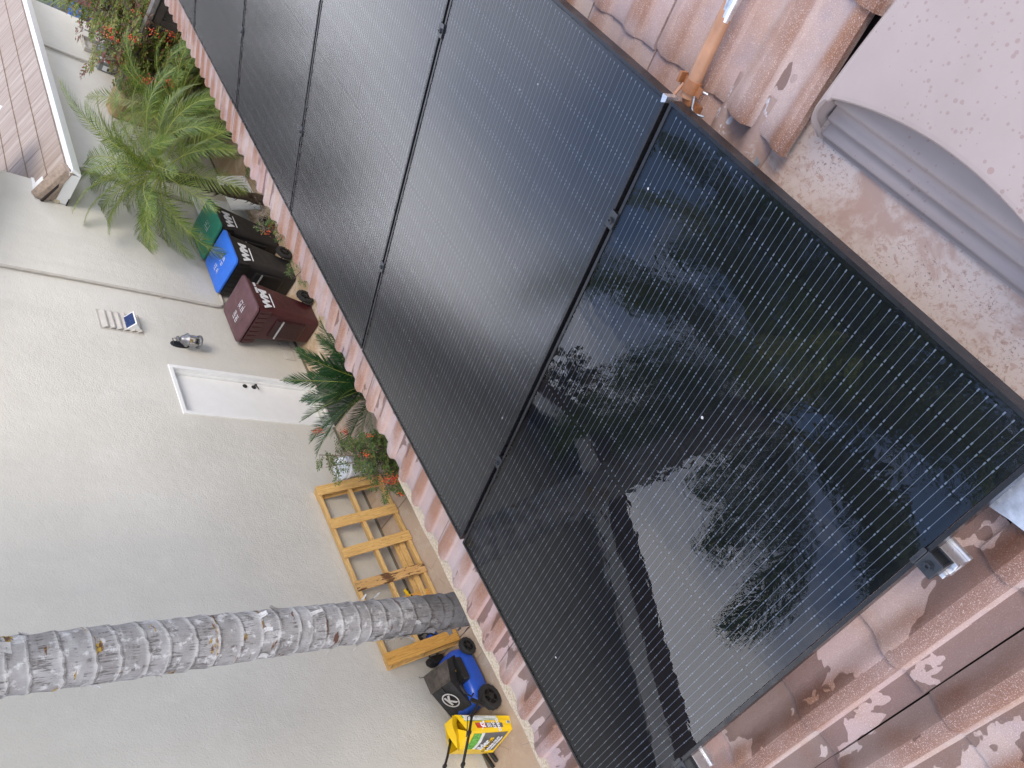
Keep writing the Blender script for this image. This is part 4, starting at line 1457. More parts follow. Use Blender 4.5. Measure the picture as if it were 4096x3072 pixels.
def make_bin(label, x, y, bodym, lidm, style, rot=0.0):
    t = thing('wheeled_bin', label, 'bin', (x, y, G), group='wheeled rubbish bins along the wall')
    t.rotation_euler = (0, 0, rot)
    # local x: 0 at the front, growing to the hinge; local y: -0.3 faces the camera side
    b = MB()
    secs = [(0.02, 0.055, 0.47, 0.205, 0.06), (0.10, 0.050, 0.49, 0.212, 0.07), (0.50, 0.030, 0.545, 0.250, 0.08), (0.86, 0.012, 0.59, 0.285, 0.08), (0.97, 0.005, 0.60, 0.295, 0.07), (0.975, -0.008, 0.625, 0.310, 0.07), (1.005, -0.008, 0.625, 0.310, 0.07)]
    rings = []
    for (z, xf, xb, hy, r) in secs:
        P_ = rrect((xb - xf) / 2, hy, r, 5, (xf + xb) / 2, 0)
        rings.append([(px_, py_, z) for (px_, py_) in P_])
    b.loft(rings)
    b.build('bin_body', bodym, t, True, fixn=True)
    b = MB()
    b.tube([(0.62, -0.27, 0.985), (0.675, -0.27, 1.0), (0.68, -0.24, 1.0), (0.68, 0.24, 1.0), (0.675, 0.27, 1.0), (0.62, 0.27, 0.985)], 0.016, 10)
    b.build('handle_bar', bodym, t, True)
    # front: catch bar, darker block painted as its shaded recess, apron under the rim
    b = MB()
    b.hexa([(-0.005, -0.29, 0.80), (0.01, -0.30, 0.80), (0.01, 0.30, 0.80), (-0.005, 0.29, 0.80),
            (-0.045, -0.30, 0.985), (0.01, -0.308, 0.985), (0.01, 0.308, 0.985), (-0.045, 0.30, 0.985)])
    for k in range(7):
        yy = -0.24 + k * 0.08
        b.hexa([(-0.009, yy - 0.006, 0.805), (0.0, yy - 0.006, 0.805), (0.0, yy + 0.006, 0.805), (-0.009, yy + 0.006, 0.805),
                (-0.053, yy - 0.006, 0.96), (-0.03, yy - 0.006, 0.96), (-0.03, yy + 0.006, 0.96), (-0.053, yy + 0.006, 0.96)])
    b.build('front_apron', bodym, t, bevel=0.006)
    b = MB()
    b.hexa([(0.012, -0.15, 0.20), (0.06, -0.15, 0.20), (0.06, 0.15, 0.20), (0.012, 0.15, 0.20),
            (0.000, -0.16, 0.66), (0.05, -0.16, 0.66), (0.05, 0.16, 0.66), (0.000, 0.16, 0.66)])
    b.build('recess_shade_block', M_BLACKPL if bodym is M_BINBODY else flat('maroon_recess_shade', (0.03, 0.006, 0.009), 0.35), t, bevel=0.02)
    b = MB()
    b.tube([(-0.006, -0.155, 0.56), (-0.006, 0.155, 0.56)], 0.013, 10)
    b.build('catch_bar', M_GALV, t, True)
    b = MB()
    b.tube([(0.50, -0.29, 0.115), (0.50, 0.29, 0.115)], 0.012, 8)
    b.build('axle', M_BLACKPL, t, True)
    for sy in (-1, 1):
        wheel(t, 'wheel', (0.515, sy * 0.272, 0.122), 0.122, 0.055, 'wheel_hub')
    # lid
    b = MB()
    if style == 'peaked':
        lv = [(1.006, 0.0, 0.0), (1.035, 0.0, 0.0), (1.046, 0.02, 0.014)]
    else:
        lv = [(1.006, 0.0, 0.0), (1.03, 0.0, 0.0), (1.045, 0.02, 0.012)]
    rings = []
    for (z, ins, _) in lv:
        rings.append([(px_, py_, z + (0.02 * (px_ + 0.04) / 0.7)) for (px_, py_) in rrect(0.342 - ins, 0.325 - ins, 0.07, 5, 0.298, 0)])
    top = []
    for (ins, dz) in ((0.05, 0.052), (0.11, 0.064)):
        rings.append([(px_, py_, 1.006 + dz + 0.02 * (px_ + 0.04) / 0.7) for (px_, py_) in rrect(0.342 - ins, 0.325 - ins, 0.08, 5, 0.298 + 0.01, 0)])
    b.loft(rings)
    for yy in (-0.17, 0.17) if style == 'peaked' else (0.0,):
        wd_ = 0.03 if style == 'peaked' else 0.05
        b.hexa([(0.05, yy - wd_, 1.05), (0.55, yy - wd_, 1.07), (0.55, yy + wd_, 1.07), (0.05, yy + wd_, 1.05),
                (0.08, yy - wd_ * 0.5, 1.082), (0.52, yy - wd_ * 0.5, 1.096), (0.52, yy + wd_ * 0.5, 1.096), (0.08, yy + wd_ * 0.5, 1.082)])
    for yy in (-0.22, 0.22):
        b.hexa([(0.60, yy - 0.05, 1.0), (0.69, yy - 0.05, 1.0), (0.69, yy + 0.05, 1.0), (0.60, yy + 0.05, 1.0),
                (0.60, yy - 0.05, 1.055), (0.68, yy - 0.05, 1.03), (0.68, yy + 0.05, 1.03), (0.60, yy + 0.05, 1.055)])
    lid = b.build('lid', lidm, t, True, fixn=True)
    # worn print on the lid: short broken strokes, no longer readable
    b = MB()
    rr = random.Random(int(x * 10))
    for row in range(2):
        yy = -0.16
        while yy < 0.13:
            ln = rr.uniform(0.012, 0.03)
            x_ = 0.16 + row * 0.085 + rr.uniform(-0.004, 0.004)
            zt = 1.0735 + 0.02 * (x_ + 0.04) / 0.7
            hgt = rr.uniform(0.045, 0.06)
            b.box((x_, yy, zt), (x_ + 0.007, yy + ln, zt + 0.0012))
            if rr.random() < 0.75:
                b.box((x_ + hgt - 0.007, yy, zt + 0.002), (x_ + hgt, yy + ln * rr.uniform(.5, 1), zt + 0.0032))
            if rr.random() < 0.8:
                b.box((x_, yy + ln * 0.35, zt), (x_ + hgt, yy + ln * 0.35 + 0.007, zt + 0.0034))
            yy += ln + rr.uniform(0.005, 0.012)
    b.build('lid_print', M_PRINT, lid)
    # emblem on the side that faces the camera
    o = link('emblem', WM, t)
    o.matrix_local = Matrix.Translation((0.235, -0.2935, 0.83)) @ Matrix.Rotation(math.radians(90 + 5.5), 4, 'X') @ Matrix.Scale(1.25, 4, (1, 0, 0))
    b = MB()
    b.obox((0.235, -0.2862, 0.735), (0.135, 0, 0), (0, 0.0008, 0), (0, 0.0006, 0.008))
    if bodym is M_MAROON:
        xx = 0.33
        while xx < 0.53:
            b.obox((xx, -0.3015, 0.925), (0.006, 0, 0), (0, 0.0008, 0), (0, 0.001, 0.016))
            xx += 0.017 if abs(xx - 0.43) > 0.012 else 0.034
    b.build('side_print', M_PRINT, t)
    return t


make_bin('maroon wheeled bin with a faded scuffed lid, nearest the white door', 7.43, 5.62, M_MAROON, M_MAROONLID, 'flat', math.radians(-2))
make_bin('charcoal wheeled bin with a bright blue lid, between the maroon and green lidded bins', 8.44, 5.625, M_BINBODY, M_BLUELID, 'flat', math.radians(-4))
make_bin('charcoal wheeled bin with a green lid, half hidden under palm fronds', 9.24, 5.64, M_BINBODY, M_GREENLID, 'flat', math.radians(-1))
for i, (x0, x1, y0, y1, zt, lab) in enumerate(((10.15, 10.9, 5.78, 5.93, -3.75, 'white board leaning on the wall behind the small palm trunk'), (10.3, 11.25, 5.45, 5.62, -4.12, 'low white board standing on the patio in front of the leaning white board'))):
    t = thing('white_board', lab, 'board', group='white boards behind the palm')
    b = MB()
    b.hexa([(x0, y0, G + 0.002), (x1, y0, G + 0.002), (x1, y0 + 0.02, G + 0.002), (x0, y0 + 0.02, G + 0.002),
            (x0, y1, zt), (x1, y1, zt), (x1, y1 + 0.02, zt), (x0, y1 + 0.02, zt)])
    b.build('board_sheet', M_WHITE, t, bevel=0.003)

# ================================================================== pallet against the wall
PB, PT = Vector((0, 5.645, G)), Vector((0, 5.945, G + 0.76))
pu = (PT - PB).normalized()                                  # up the leaning plane
pn = Vector((1, 0, 0)).cross(pu).normalized()
if pn.y > 0:
    pn = -pn                                                 # towards the camera
PLEN = (PT - PB).length
t = thing('wooden_pallet', 'long yellow pine pallet frame leaning against the stucco wall behind the palm trunk', 'pallet')


def pl(x, v, n):
    return Vector((x, 0, 0)) + PB + pu * v + pn * n


def plank(name, x, v0, v1, w_, n0, th, m_, tilt=0.0):
    o = bpy.data.objects.new(name, None)
    c = pl(x, (v0 + v1) / 2, n0 + th / 2)
    b = MB()
    b.box((-w_ / 2, -(v1 - v0) / 2, -th / 2), (w_ / 2, (v1 - v0) / 2, th / 2))
    o = b.build(name, m_, t, bevel=0.0025)
    o.matrix_local = frame3(c, Vector((1, 0, 0)), pu) @ Matrix.Rotation(tilt, 4, 'Z')
    return o


def stringer(x0, x1, v, w_, n0, th, m_=None):
    b = MB()
    b.box((-(x1 - x0) / 2, -w_ / 2, -th / 2), ((x1 - x0) / 2, w_ / 2, th / 2))
    o = b.build('stringer', m_ or M_PINE, t, bevel=0.003)
    o.matrix_local = frame3(pl((x0 + x1) / 2, v, n0 + th / 2), Vector((1, 0, 0)), pu)


for v in (0.022, 0.43, PLEN - 0.022):
    stringer(2.60, 4.92, v, 0.040, -0.045, 0.085)
plank('plank', 4.855, 0.0, PLEN, 0.130, 0.0405, 0.020, M_PINEV)
plank('plank', 4.865, 0.0, PLEN, 0.125, -0.066, 0.020, M_PINEV)
plank('plank', 4.375, 0.0, PLEN, 0.130, 0.0405, 0.020, M_PINEV)
plank('plank', 3.975, -0.01, PLEN, 0.125, 0.0405, 0.020, M_PINEV, 0.012)
plank('plank', 3.535, 0.0, PLEN, 0.118, 0.0405, 0.020, M_PINEBARK, -0.015)
plank('plank', 3.245, 0.0, PLEN, 0.135, -0.066, 0.020, M_PINEORANGE, 0.02)
plank('plank', 3.02, 0.0, PLEN, 0.125, 0.0405, 0.020, M_PINEV)
plank('plank', 2.665, 0.0, PLEN + 0.01, 0.135, 0.0405, 0.022, M_PINEORANGE)
plank('plank', 2.66, 0.0, PLEN, 0.130, -0.067, 0.020, M_PINEV)
for i, (x0, x1, y0, y1, z) in enumerate(((3.16, 4.08, 5.80, 5.775, G + 0.10), (3.10, 4.0, 5.745, 5.72, G + 0.075))):
    t2 = thing('loose_timber', 'thin loose pine batten lying behind the pallet, %s' % ('nearer the wall' if i == 0 else 'farther from the wall'), 'timber', group='loose battens behind the pallet')
    b = MB()
    b.box((-(x1 - x0) / 2, -0.033, -0.016), ((x1 - x0) / 2, 0.033, 0.016))
    o = b.build('batten', M_PINE, t2, bevel=0.002)
    o.matrix_local = frame3(((x0 + x1) / 2, (y0 + y1) / 2, z), Vector((1, (y1 - y0) / (x1 - x0), 0)), Vector((0, 0.35, 1)))

# ================================================================== blue garden tool behind the pallet
t = thing('hedge_trimmer', 'blue and black garden trimmer on the ground behind the near end of the pallet', 'trimmer', (0, 0, 0))
b = MB()
Mt = frame3((2.775, 5.87, -4.40), Vector((-0.55, 0.0, 0.62)), Vector((0, 1, 0)))
rings = []
for (z, rx, ry) in ((-0.12, 0.03, 0.035), (-0.09, 0.05, 0.055), (0.0, 0.055, 0.062), (0.09, 0.045, 0.05), (0.12, 0.03, 0.03)):
    rings.append([tuple(Mt @ Vector((z, x_, y_))) for (x_, y_) in rrect(rx, ry, min(rx, ry) * 0.6, 4)])
b.loft(rings)
b.build('motor_housing', M_BLUE, t, True, fixn=True)
b = MB()
for z0_ in (-0.035, 0.045):
    b.lathe([(0.066, -0.012), (0.069, -0.012), (0.069, 0.012), (0.066, 0.012)], Mt @ Matrix.Translation((z0_, 0, 0)) @ Matrix.Rotation(math.pi / 2, 4, 'Y'), 14, cap=False)
b.build('black_band', M_BLACKPL, t, True)
b = MB()
b.tube([(2.80, 5.86, -4.28), (2.87, 5.85, -4.22), (2.93, 5.85, -4.27), (2.94, 5.86, -4.38), (2.91, 5.87, -4.50), (2.85, 5.88, -4.515), (2.80, 5.88, -4.48)], 0.017, 10)
b.tube([(2.84, 5.86, -4.24), (2.88, 5.85, -4.33), (2.87, 5.86, -4.47)], 0.022, 10)
b.build('handle', M_BLACKPL, t, True)
b = MB()
rings = []
Mk = frame3((2.545, 5.885, -4.34), Vector((0, 0, 1)), Vector((1, 0, 0)))
for (z, k_) in ((-0.11, 0.7), (-0.08, 1.0), (0.05, 0.9), (0.10, 0.55)):
    rings.append([tuple(Mk @ Vector((z, x_ * k_, y_ * k_))) for (x_, y_) in rrect(0.055, 0.06, 0.03, 4)])
b.loft(rings)
b.tube([(2.60, 5.84, -4.26), (2.57, 5.825, -4.24), (2.50, 5.825, -4.30), (2.49, 5.83, -4.38)], 0.010, 8)
b.build('battery_pack', M_BLACKPL, t, True, fixn=True)
b = MB()
b.obox((3.20, 5.80, -4.335), (0.19, 0.002, 0.045), (0, 0.018, 0), (0, 0, 0.006))
b.build('blade_bar', M_YELLOW, t)
b = MB()
for k in range(9):
    b.obox((3.03 + k * 0.043, 5.80, -4.382 + k * 0.0102), (0.010, 0, 0), (0, 0.034, 0), (0, 0, 0.004))
b.build('blade_teeth', M_BLACKPL, t)
b = MB()
for k in range(3):
    b.obox((2.885 + 0.008 * k, 5.838, -4.30 - k * 0.022), (0.022, 0, 0.004), (0, 0.002, 0), (0, 0, 0.006))
b.build('yellow_label', M_YELLOW, t)

# ================================================================== lawn mower
t = thing('lawn_mower', 'blue push mower with black grass bag and folded black handle beside the pallet', 'mower')
b = MB()


def deck(u, v):
    a = u * 2 * math.pi
    ca_, sa_ = math.cos(a), math.sin(a)
    ex, ey = (abs(ca_) ** 0.6) * (1 if ca_ > 0 else -1), (abs(sa_) ** 0.6) * (1 if sa_ > 0 else -1)
    lv = ((1.0, -4.46), (1.02, -4.42), (1.0, -4.33), (0.93, -4.29), (0.80, -4.268), (0.60, -4.262), (0.0, -4.262))[round(v * 6)]
    return (2.19 + 0.31 * ex * lv[0], 5.70 + 0.225 * ey * lv[0], lv[1])


b.sheet(deck, 40, 6)
b.build('deck', M_BLUE, t, True, fixn=True)
b = MB()
rings = []
for (s_, z) in ((1.0, -4.27), (1.0, -4.235), (0.9, -4.205), (0.6, -4.195)):
    rings.append([(2.235 + px_ * s_, 5.535 + py_ * s_, z) for (px_, py_) in rrect(0.125, 0.080, 0.03, 5)])
b.loft(rings)
for k in range(3):
    b.box((2.14 + k * 0.03, 5.48, -4.21), (2.152 + k * 0.03, 5.59, -4.190))
b.build('motor_cover', M_BLACKPL, t, True, fixn=True)
b = MB()
b.obox((2.29, 5.515, -4.1925), (0.055, -0.012, 0), (0.001, 0.005, 0), (0, 0, 0.002))
b.build('yellow_mark', M_YELLOW, t)
wheel(t, 'wheel', (2.455, 5.475, G + 0.095), 0.095, 0.055, 'wheel_hub', spokes=5)
wheel(t, 'wheel', (1.885, 5.470, G + 0.128), 0.128, 0.060, 'wheel_hub', spokes=5)
wheel(t, 'wheel', (2.455, 5.93, G + 0.095), 0.095, 0.055, 'wheel_hub', spokes=5)
wheel(t, 'wheel', (1.885, 5.94, G + 0.128), 0.128, 0.060, 'wheel_hub', spokes=5)
b = MB()
b.tube([(1.97, 5.50, -4.26), (1.93, 5.46, -4.18), (1.955, 5.45, -4.13), (2.0, 5.46, -4.12)], 0.008, 8)
b.tube([(1.975, 5.46, -4.125), (2.06, 5.46, -4.105)], 0.014, 8)
b.build('height_lever', M_BLACKPL, t, True)
# grass bag: a slack black box, dusty on top
A, B_, D_, E_ = Vector((2.38, 5.84, -4.07)), Vector((2.33, 5.43, -4.05)), Vector((2.145, 5.49, -4.035)), Vector((2.19, 5.82, -4.05))
F_, G_ = Vector((1.955, 5.95, -4.29)), Vector((1.90, 5.60, -4.27))
C2, H2 = Vector((2.40, 5.50, -4.25)), Vector((2.03, 5.62, -4.34))
A2, F2 = Vector((2.44, 5.90, -4.25)), Vector((2.0, 5.97, -4.36))


def quadsheet(b, p00, p10, p11, p01, nu, nv, sag, mi=0, seed=0):
    n_ = (p10 - p00).cross(p01 - p00).normalized()

    def fn(u, v):
        p = p00 * (1 - u) * (1 - v) + p10 * u * (1 - v) + p11 * u * v + p01 * (1 - u) * v
        e = math.sin(math.pi * u) * math.sin(math.pi * v)
        return tuple(p + n_ * (sag * e + 0.006 * e * math.sin(9 * u + 5 * v + seed)))
    b.sheet(fn, nu, nv, mi)


bag = MB()
quadsheet(bag, E_, D_, G_, F_, 8, 8, 0.012, 0, 1)              # emblem face
quadsheet(bag, D_, B_, C2, H2, 8, 8, 0.01, 0, 2)               # flank towards the camera
quadsheet(bag, D_, H2, H2 * 0.5 + G_ * 0.5, G_, 4, 4, 0.0, 0, 2)
quadsheet(bag, E_, F_, F2, A2, 6, 6, -0.01, 0, 3)
quadsheet(bag, A, E_, A2, A2, 4, 4, 0.0, 0, 3)
quadsheet(bag, B_, A, A2, C2, 6, 6, 0.01, 0, 4)
bag = bag.build('grass_bag', M_BAGCLOTH, t, True)
b = MB()
quadsheet(b, A, B_, D_, E_, 10, 8, -0.02, 0, 4)
b.build('bag_lid', M_BAGDUST, bag, True)
b = MB()
b.tube([A, (A + B_) / 2 + Vector((0, 0, 0.006)), B_], 0.009, 8)
b.tube([B_, D_], 0.007, 8)
b.tube([E_, (D_ + E_) / 2, D_], 0.007, 8)
b.tube([A, E_], 0.007, 8)
b.tube([A, A + Vector((0.01, 0.02, 0.035)), A + Vector((0.03, 0.03, 0.03))], 0.004, 6)
b.build('bag_frame', M_BAGDUST, bag, True)
# round emblem with a K
fn_ = (D_ - E_).cross(F_ - E_).normalized()
if fn_.z < 0:
    fn_ = -fn_
ec = (E_ * 0.24 + D_ * 0.26 + G_ * 0.26 + F_ * 0.24) + fn_ * 0.0165
Me = frame3(ec, (D_ - E_), (E_ - F_))
b = MB()
b.lathe([(0.094, -0.001), (0.094, 0.001), (0.080, 0.001), (0.080, -0.001), (0.094, -0.001)], Me, 36)
b.build('logo_ring', M_LOGO, bag)
kt = text_mesh('K', 0.150, 0.006)
kt.materials.append(M_LOGO)
o = link('logo_letter', kt, bag)
o.matrix_local = Me @ Matrix.Translation((0.0, -0.003, 0.002))
b = MB()
b.obox(ec + (E_ - F_).normalized() * 0.12 + fn_ * -0.004, (D_ - E_).normalized() * 0.012, (E_ - F_).normalized() * 0.06, fn_ * 0.002)
b.build('bag_strap', M_BLACKPL, bag)
# handle tubes
b = MB()
b.tube([(1.93, 5.43, -4.30), (1.80, 5.40, -4.12), (1.735, 5.40, -4.02), (1.55, 5.31, -3.80), (1.34, 5.42, -3.68), (1.0, 5.55, -3.50)], 0.0125, 10)
b.tube([(1.90, 5.95, -4.30), (1.76, 5.86, -4.12), (1.71, 5.83, -4.05), (1.56, 5.80, -3.90), (1.48, 5.79, -3.81), (1.15, 5.74, -3.5)], 0.0125, 10)
b.build('handle', M_BLACKPL, t, True)
b = MB()
for c_ in ((1.735, 5.40, -4.02), (1.71, 5.83, -4.05), (1.56, 5.315, -3.81), (1.345, 5.418, -3.683), (1.485, 5.79, -3.815)):
    b.lathe([(0, -0.026), (0.018, -0.024), (0.021, 0), (0.018, 0.024), (0, 0.026)], Matrix.Translation(c_) @ Matrix.Rotation(1.2, 4, 'X'), 12)
b.obox((1.84, 5.41, -4.17), (0.045, 0.006, 0.06), (0, 0.012, 0), (-0.016, 0, 0.012))
b.obox((1.72, 5.80, -4.09), (0.035, 0.0, 0.03), (0, 0.014, 0), (-0.012, 0, 0.014))
b.build('handle_knob', M_BLACKPL, t, True)
b = MB()
b.tube([(1.735, 5.385, -4.0), (1.72, 5.37, -3.93), (1.66, 5.45, -3.95), (1.60, 5.48, -3.93), (1.56, 5.40, -3.84), (1.56, 5.32, -3.80)], 0.0045, 6)
b.build('cable', M_BLACKPL, t, True)
b = MB()
b.tube([(1.60, 5.95, G + 0.06), (1.36, 5.885, G + 0.07)], 0.019, 10)
b.tube([(1.58, 5.88, G + 0.05), (1.40, 5.83, G + 0.055), (1.385, 5.826, G + 0.055)], [0.022, 0.022, 0.016], 12)
o = b.build('rubber_grip', M_BLACKPL, thing('tool_handle', 'black tubular tool handle on the ground poking out behind the yellow sack', 'handle'), True)

# ================================================================== fertiliser sack
t = thing('lawn_feed_sack', 'crumpled yellow lawn feed sack with grey front standing beside the mower', 'sack')
# front and side are bowed sheets between measured corners
s_tl, s_tm, s_tr = Vector((1.595, 5.70, -4.02)), Vector((1.715, 5.655, -4.0)), Vector((1.85, 5.60, -4.01))
s_bl, s_bm, s_br = Vector((1.485, 5.84, -4.50)), Vector((1.535, 5.50, G + 0.004)), Vector((1.655, 5.46, G + 0.004))
s_fl = Vector((1.50, 5.86, -4.25))


def ruled(p00, p10, p11, p01, bulge, seed):
    n_ = (p10 - p00).cross(p01 - p00).normalized()
    if n_.y > 0:
        n_ = -n_

    def fn(u, v, off=0.0):
        p = p00 * (1 - u) * (1 - v) + p10 * u * (1 - v) + p11 * u * v + p01 * (1 - u) * v
        e = math.sin(math.pi * min(1, max(0, u))) * math.sin(math.pi * min(1, max(0, v)))
        wr = 0.004 * math.sin(17 * u + 6 * v + seed) * math.sin(11 * v + seed) * (0.3 + e)
        return p + n_ * (bulge * e + wr + off)
    return fn


def patch(b, fn, u0, u1, v0, v1, off, mi=0, nu=8, nv=8):
    b.sheet(lambda a, c: tuple(fn(u0 + (u1 - u0) * a, v0 + (v1 - v0) * c, off)), nu, nv, mi)


# right gusset (faces the camera, u from its left edge, v from the top)
s_mid_t, s_mid_b = Vector((1.665, 5.60, -4.08)), s_bm
gus = ruled(s_mid_t, s_tr, s_br, s_mid_b, 0.02, 1.0)
fro = ruled(Vector((1.60, 5.80, -4.06)), s_mid_t, s_mid_b, Vector((1.47, 5.80, -4.46)), 0.03, 2.5)
b = MB()
patch(b, gus, 0, 1, 0, 1, 0, 0, 14, 16)
patch(b, fro, 0, 1, 0, 1, 0, 0, 14, 16)
# back and far side, bottom tuck, crimped top
bk = [Vector((1.60, 5.80, -4.06)), Vector((1.62, 5.94, -4.06)), Vector((1.86, 5.80, -4.03)), s_tr]
bkb = [Vector((1.47, 5.80, -4.46)), Vector((1.52, 5.96, G + 0.004)), Vector((1.76, 5.78, G + 0.004)), s_br]
for i in range(3):
    b.sheet(lambda u, v, i=i: tuple(bk[i].lerp(bk[i + 1], u) * (1 - v) + bkb[i].lerp(bkb[i + 1], u) * v), 4, 6)
b.poly([tuple(p) for p in (s_mid_b, bkb[0], bkb[1], bkb[2], s_br)])
b.sheet(lambda u, v: tuple((bk[0].lerp(bk[2], u) + Vector((0, 0.0, 0.025 * math.sin(math.pi * u)))) * v + (bk[0].lerp(s_tr, u) if u > 0.5 else bk[0].lerp(s_mid_t, u * 2)) * (1 - v)), 10, 4)
sack = b.build('sack_body', M_YELLOW, t, True)
b = MB()
b.sheet(lambda u, v: tuple(Vector((1.545, 5.70, -3.965)).lerp(Vector((1.845, 5.59, -3.955)), u) * (1 - v) + Vector((1.62, 5.74, -4.05)).lerp(Vector((1.85, 5.62, -4.05)), u) * v + Vector((0, 0, 0.008 * math.sin(11 * u)))), 14, 4)
b.build('folded_top', M_YELLOW, t, True)
b = MB()
patch(b, gus, 0.62, 0.97, 0.10, 0.74, 0.004, 0)
b.build('pale_panel', M_SACKWHITE, sack, True)
b = MB()
patch(b, gus, 0.60, 0.63, 0.08, 0.5, 0.005, 0)
patch(b, gus, 0.70, 0.73, 0.46, 0.70, 0.0055, 0)
patch(b, gus, 0.80, 0.95, 0.09, 0.115, 0.0055, 0)
b.build('green_line', M_SACKGREEN, sack, True)
b = MB()
patch(b, gus, 0.16, 0.46, 0.24, 0.44, 0.004, 0)
b.build('red_flash', M_SACKRED, sack, True)
b = MB()
patch(b, gus, 0.16, 0.46, 0.442, 0.80, 0.004, 0)
b.build('grey_flash', M_SACKGREY, sack, True)
b = MB()
patch(b, gus, 0.44, 0.62, 0.90, 0.985, 0.004, 0)
b.build('barcode_patch', M_SACKWHITE, sack, True)
b = MB()
for k in range(5):
    patch(b, gus, 0.46 + k * 0.032, 0.475 + k * 0.032, 0.91, 0.975, 0.006, 0, 1, 2)
b.build('barcode_line', M_BLACKPL, sack, True)
b = MB()
patch(b, fro, 0.12, 0.93, 0.40, 0.93, 0.004, 0)
b.build('grey_front', M_SACKGREY, sack, True)
b = MB()
patch(b, fro, 0.12, 0.93, 0.335, 0.398, 0.005, 0)
b.build('white_band', M_SACKWHITE, sack, True)
b = MB()
patch(b, fro, 0.06, 0.90, 0.16, 0.333, 0.004, 0)
b.build('grass_picture', M_SACKGREEN, sack, True)
b = MB()
patch(b, fro, 0.10, 0.74, 0.585, 0.665, 0.006, 0)
b.build('yellow_strip', M_YELLOW, sack, True)


def sack_text(txt, size, fn, u, v, mat_, flip=False, off=0.009, bold=0.003, sx=1.0):
    me = text_mesh(txt, size, bold, 0.0003)
    me.materials.append(mat_)
    c = fn(u, v, off)
    ex = fn(min(1, u + 0.1), v, off) - fn(u - 0.1, v, off)
    ey = fn(u, v - 0.1, off) - fn(u, min(1, v + 0.1), off)
    if flip:
        ex, ey = -ex, -ey
    o = link('lettering', me, sack)
    o.matrix_local = frame3(c, ex, ey) @ Matrix.Scale(sx, 4, (1, 0, 0))


sack_text('ilder', 0.092, fro, 0.44, 0.50, M_PRINT, sx=0.95)
sack_text('D & FEED', 0.044, fro, 0.40, 0.625, M_BLACKPL, off=0.0095, bold=0.001)
sack_text('LEARS OUT', 0.042, fro, 0.46, 0.74, M_PRINT)
sack_text('LAWN WEEDS', 0.030, fro, 0.48, 0.82, M_PRINT)
sack_text('2X', 0.055, gus, 0.33, 0.375, M_PRINT, True)
sack_text('CLEARS', 0.036, gus, 0.31, 0.70, M_PRINT, True, bold=0.002)
sack_text('OUT', 0.036, gus, 0.31, 0.60, M_PRINT, True, bold=0.002)
for k in range(3):
    b = MB()
    patch(b, gus, 0.19, 0.43, 0.47 + k * 0.03, 0.485 + k * 0.03, 0.0065, 0, 4, 1)
    b.build('small_print', M_PRINT, sack)

# ================================================================== bucket
t = thing('white_bucket', 'white plastic bucket with a dark blue label band, half hidden by the berry shrub', 'bucket', (5.10, 5.74, G))
b = MB()
b.lathe([(0.130, 0.002), (0.134, 0.02), (0.150, 0.36), (0.158, 0.37), (0.158, 0.39), (0.150, 0.40), (0.146, 0.39), (0.128, 0.03), (0.0, 0.03)], None, 32)
b.build('bucket_body', M_BUCKET, t, True)
b = MB()
b.lathe([(0.1355, 0.03), (0.1415, 0.15)], None, 32, cap=False)
b.build('label_band', M_BUCKETBLUE, t, True)
b = MB()
b.lathe([(0.150, 0.400), (0.150, 0.44), (0.12, 0.45), (0.05, 0.455), (0.05, 0.50), (0.0, 0.50)], None, 28)
b.build('bucket_lid', M_BUCKET, t, True)
b = MB()
b.tube([(0.158 * math.cos(a), 0.158 * math.sin(a), 0.33 - 0.14 * math.sin(a - 3.4) ** 2) for a in [3.4 + math.pi * k / 12 for k in range(13)]], 0.003, 6)
b.build('bail_handle', M_GALV, t, True)

# ================================================================== tall palm: trunk and crown above the picture
PX, PY = 2.035, 3.93
t = thing('tall_palm', 'tall palm with a pale grey ringed trunk standing in front of the stucco wall', 'palm', (PX, PY, G))
b = MB()
NZ, NA = 520, 44
ZT = 6.85
rr = random.Random(3)
rings_z = []
z = 0.05
while z < ZT:
    rings_z.append(z)
    z += rr.uniform(0.085, 0.155)
import bisect


def ring_frac(u, v):
    z = v * ZT
    a = u * 2 * math.pi
    wob = 0.012 * math.sin(a + z * 1.3) + 0.010 * math.sin(2 * a + z * 3.1)
    k = bisect.bisect(rings_z, z + wob) - 1
    z0 = rings_z[max(k, 0)]
    z1 = rings_z[min(k + 1, len(rings_z) - 1)]
    return max(0.0, min(1.0, (z + wob - z0) / max(0.02, z1 - z0)))


def trunk_r(u, v):
    z = v * ZT
    a = u * 2 * math.pi
    wob = 0.012 * math.sin(a + z * 1.3) + 0.010 * math.sin(2 * a + z * 3.1)
    k = bisect.bisect(rings_z, z + wob) - 1
    z0 = rings_z[max(k, 0)]
    z1 = rings_z[min(k + 1, len(rings_z) - 1)]
    f = (z + wob - z0) / max(0.02, z1 - z0)
    base = 0.132 + 0.018 * max(0, 1 - abs(z - 3.9) / 2.2) + 0.03 * math.exp(-z / 0.4)
    hh = math.sin(k * 12.9898) * 43758.5
    amp = 0.5 + (hh - math.floor(hh))
    saw = (0.0085 * max(0.0, 1 - f) ** 2 - 0.003 + 0.004 * math.exp(-((f - 0.97) / 0.05) ** 2)) * amp
    nz = 0.0025 * math.sin(7 * a + 3.7 * k) + 0.002 * math.sin(13 * a + 9.1 * k) * f
    r = base + saw + nz
    lean = 0.012 * (z - 3)
    return (r * math.cos(a) + lean * 0.3, r * math.sin(a), z)


b.sheet(trunk_r, NA, NZ)
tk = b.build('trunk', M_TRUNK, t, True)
at_ = tk.data.attributes.new('ring', 'FLOAT', 'POINT')
at_.data.foreach_set('value', [ring_frac(i / NA, j / NZ) for i in range(NA + 1) for j in range(NZ + 1)])
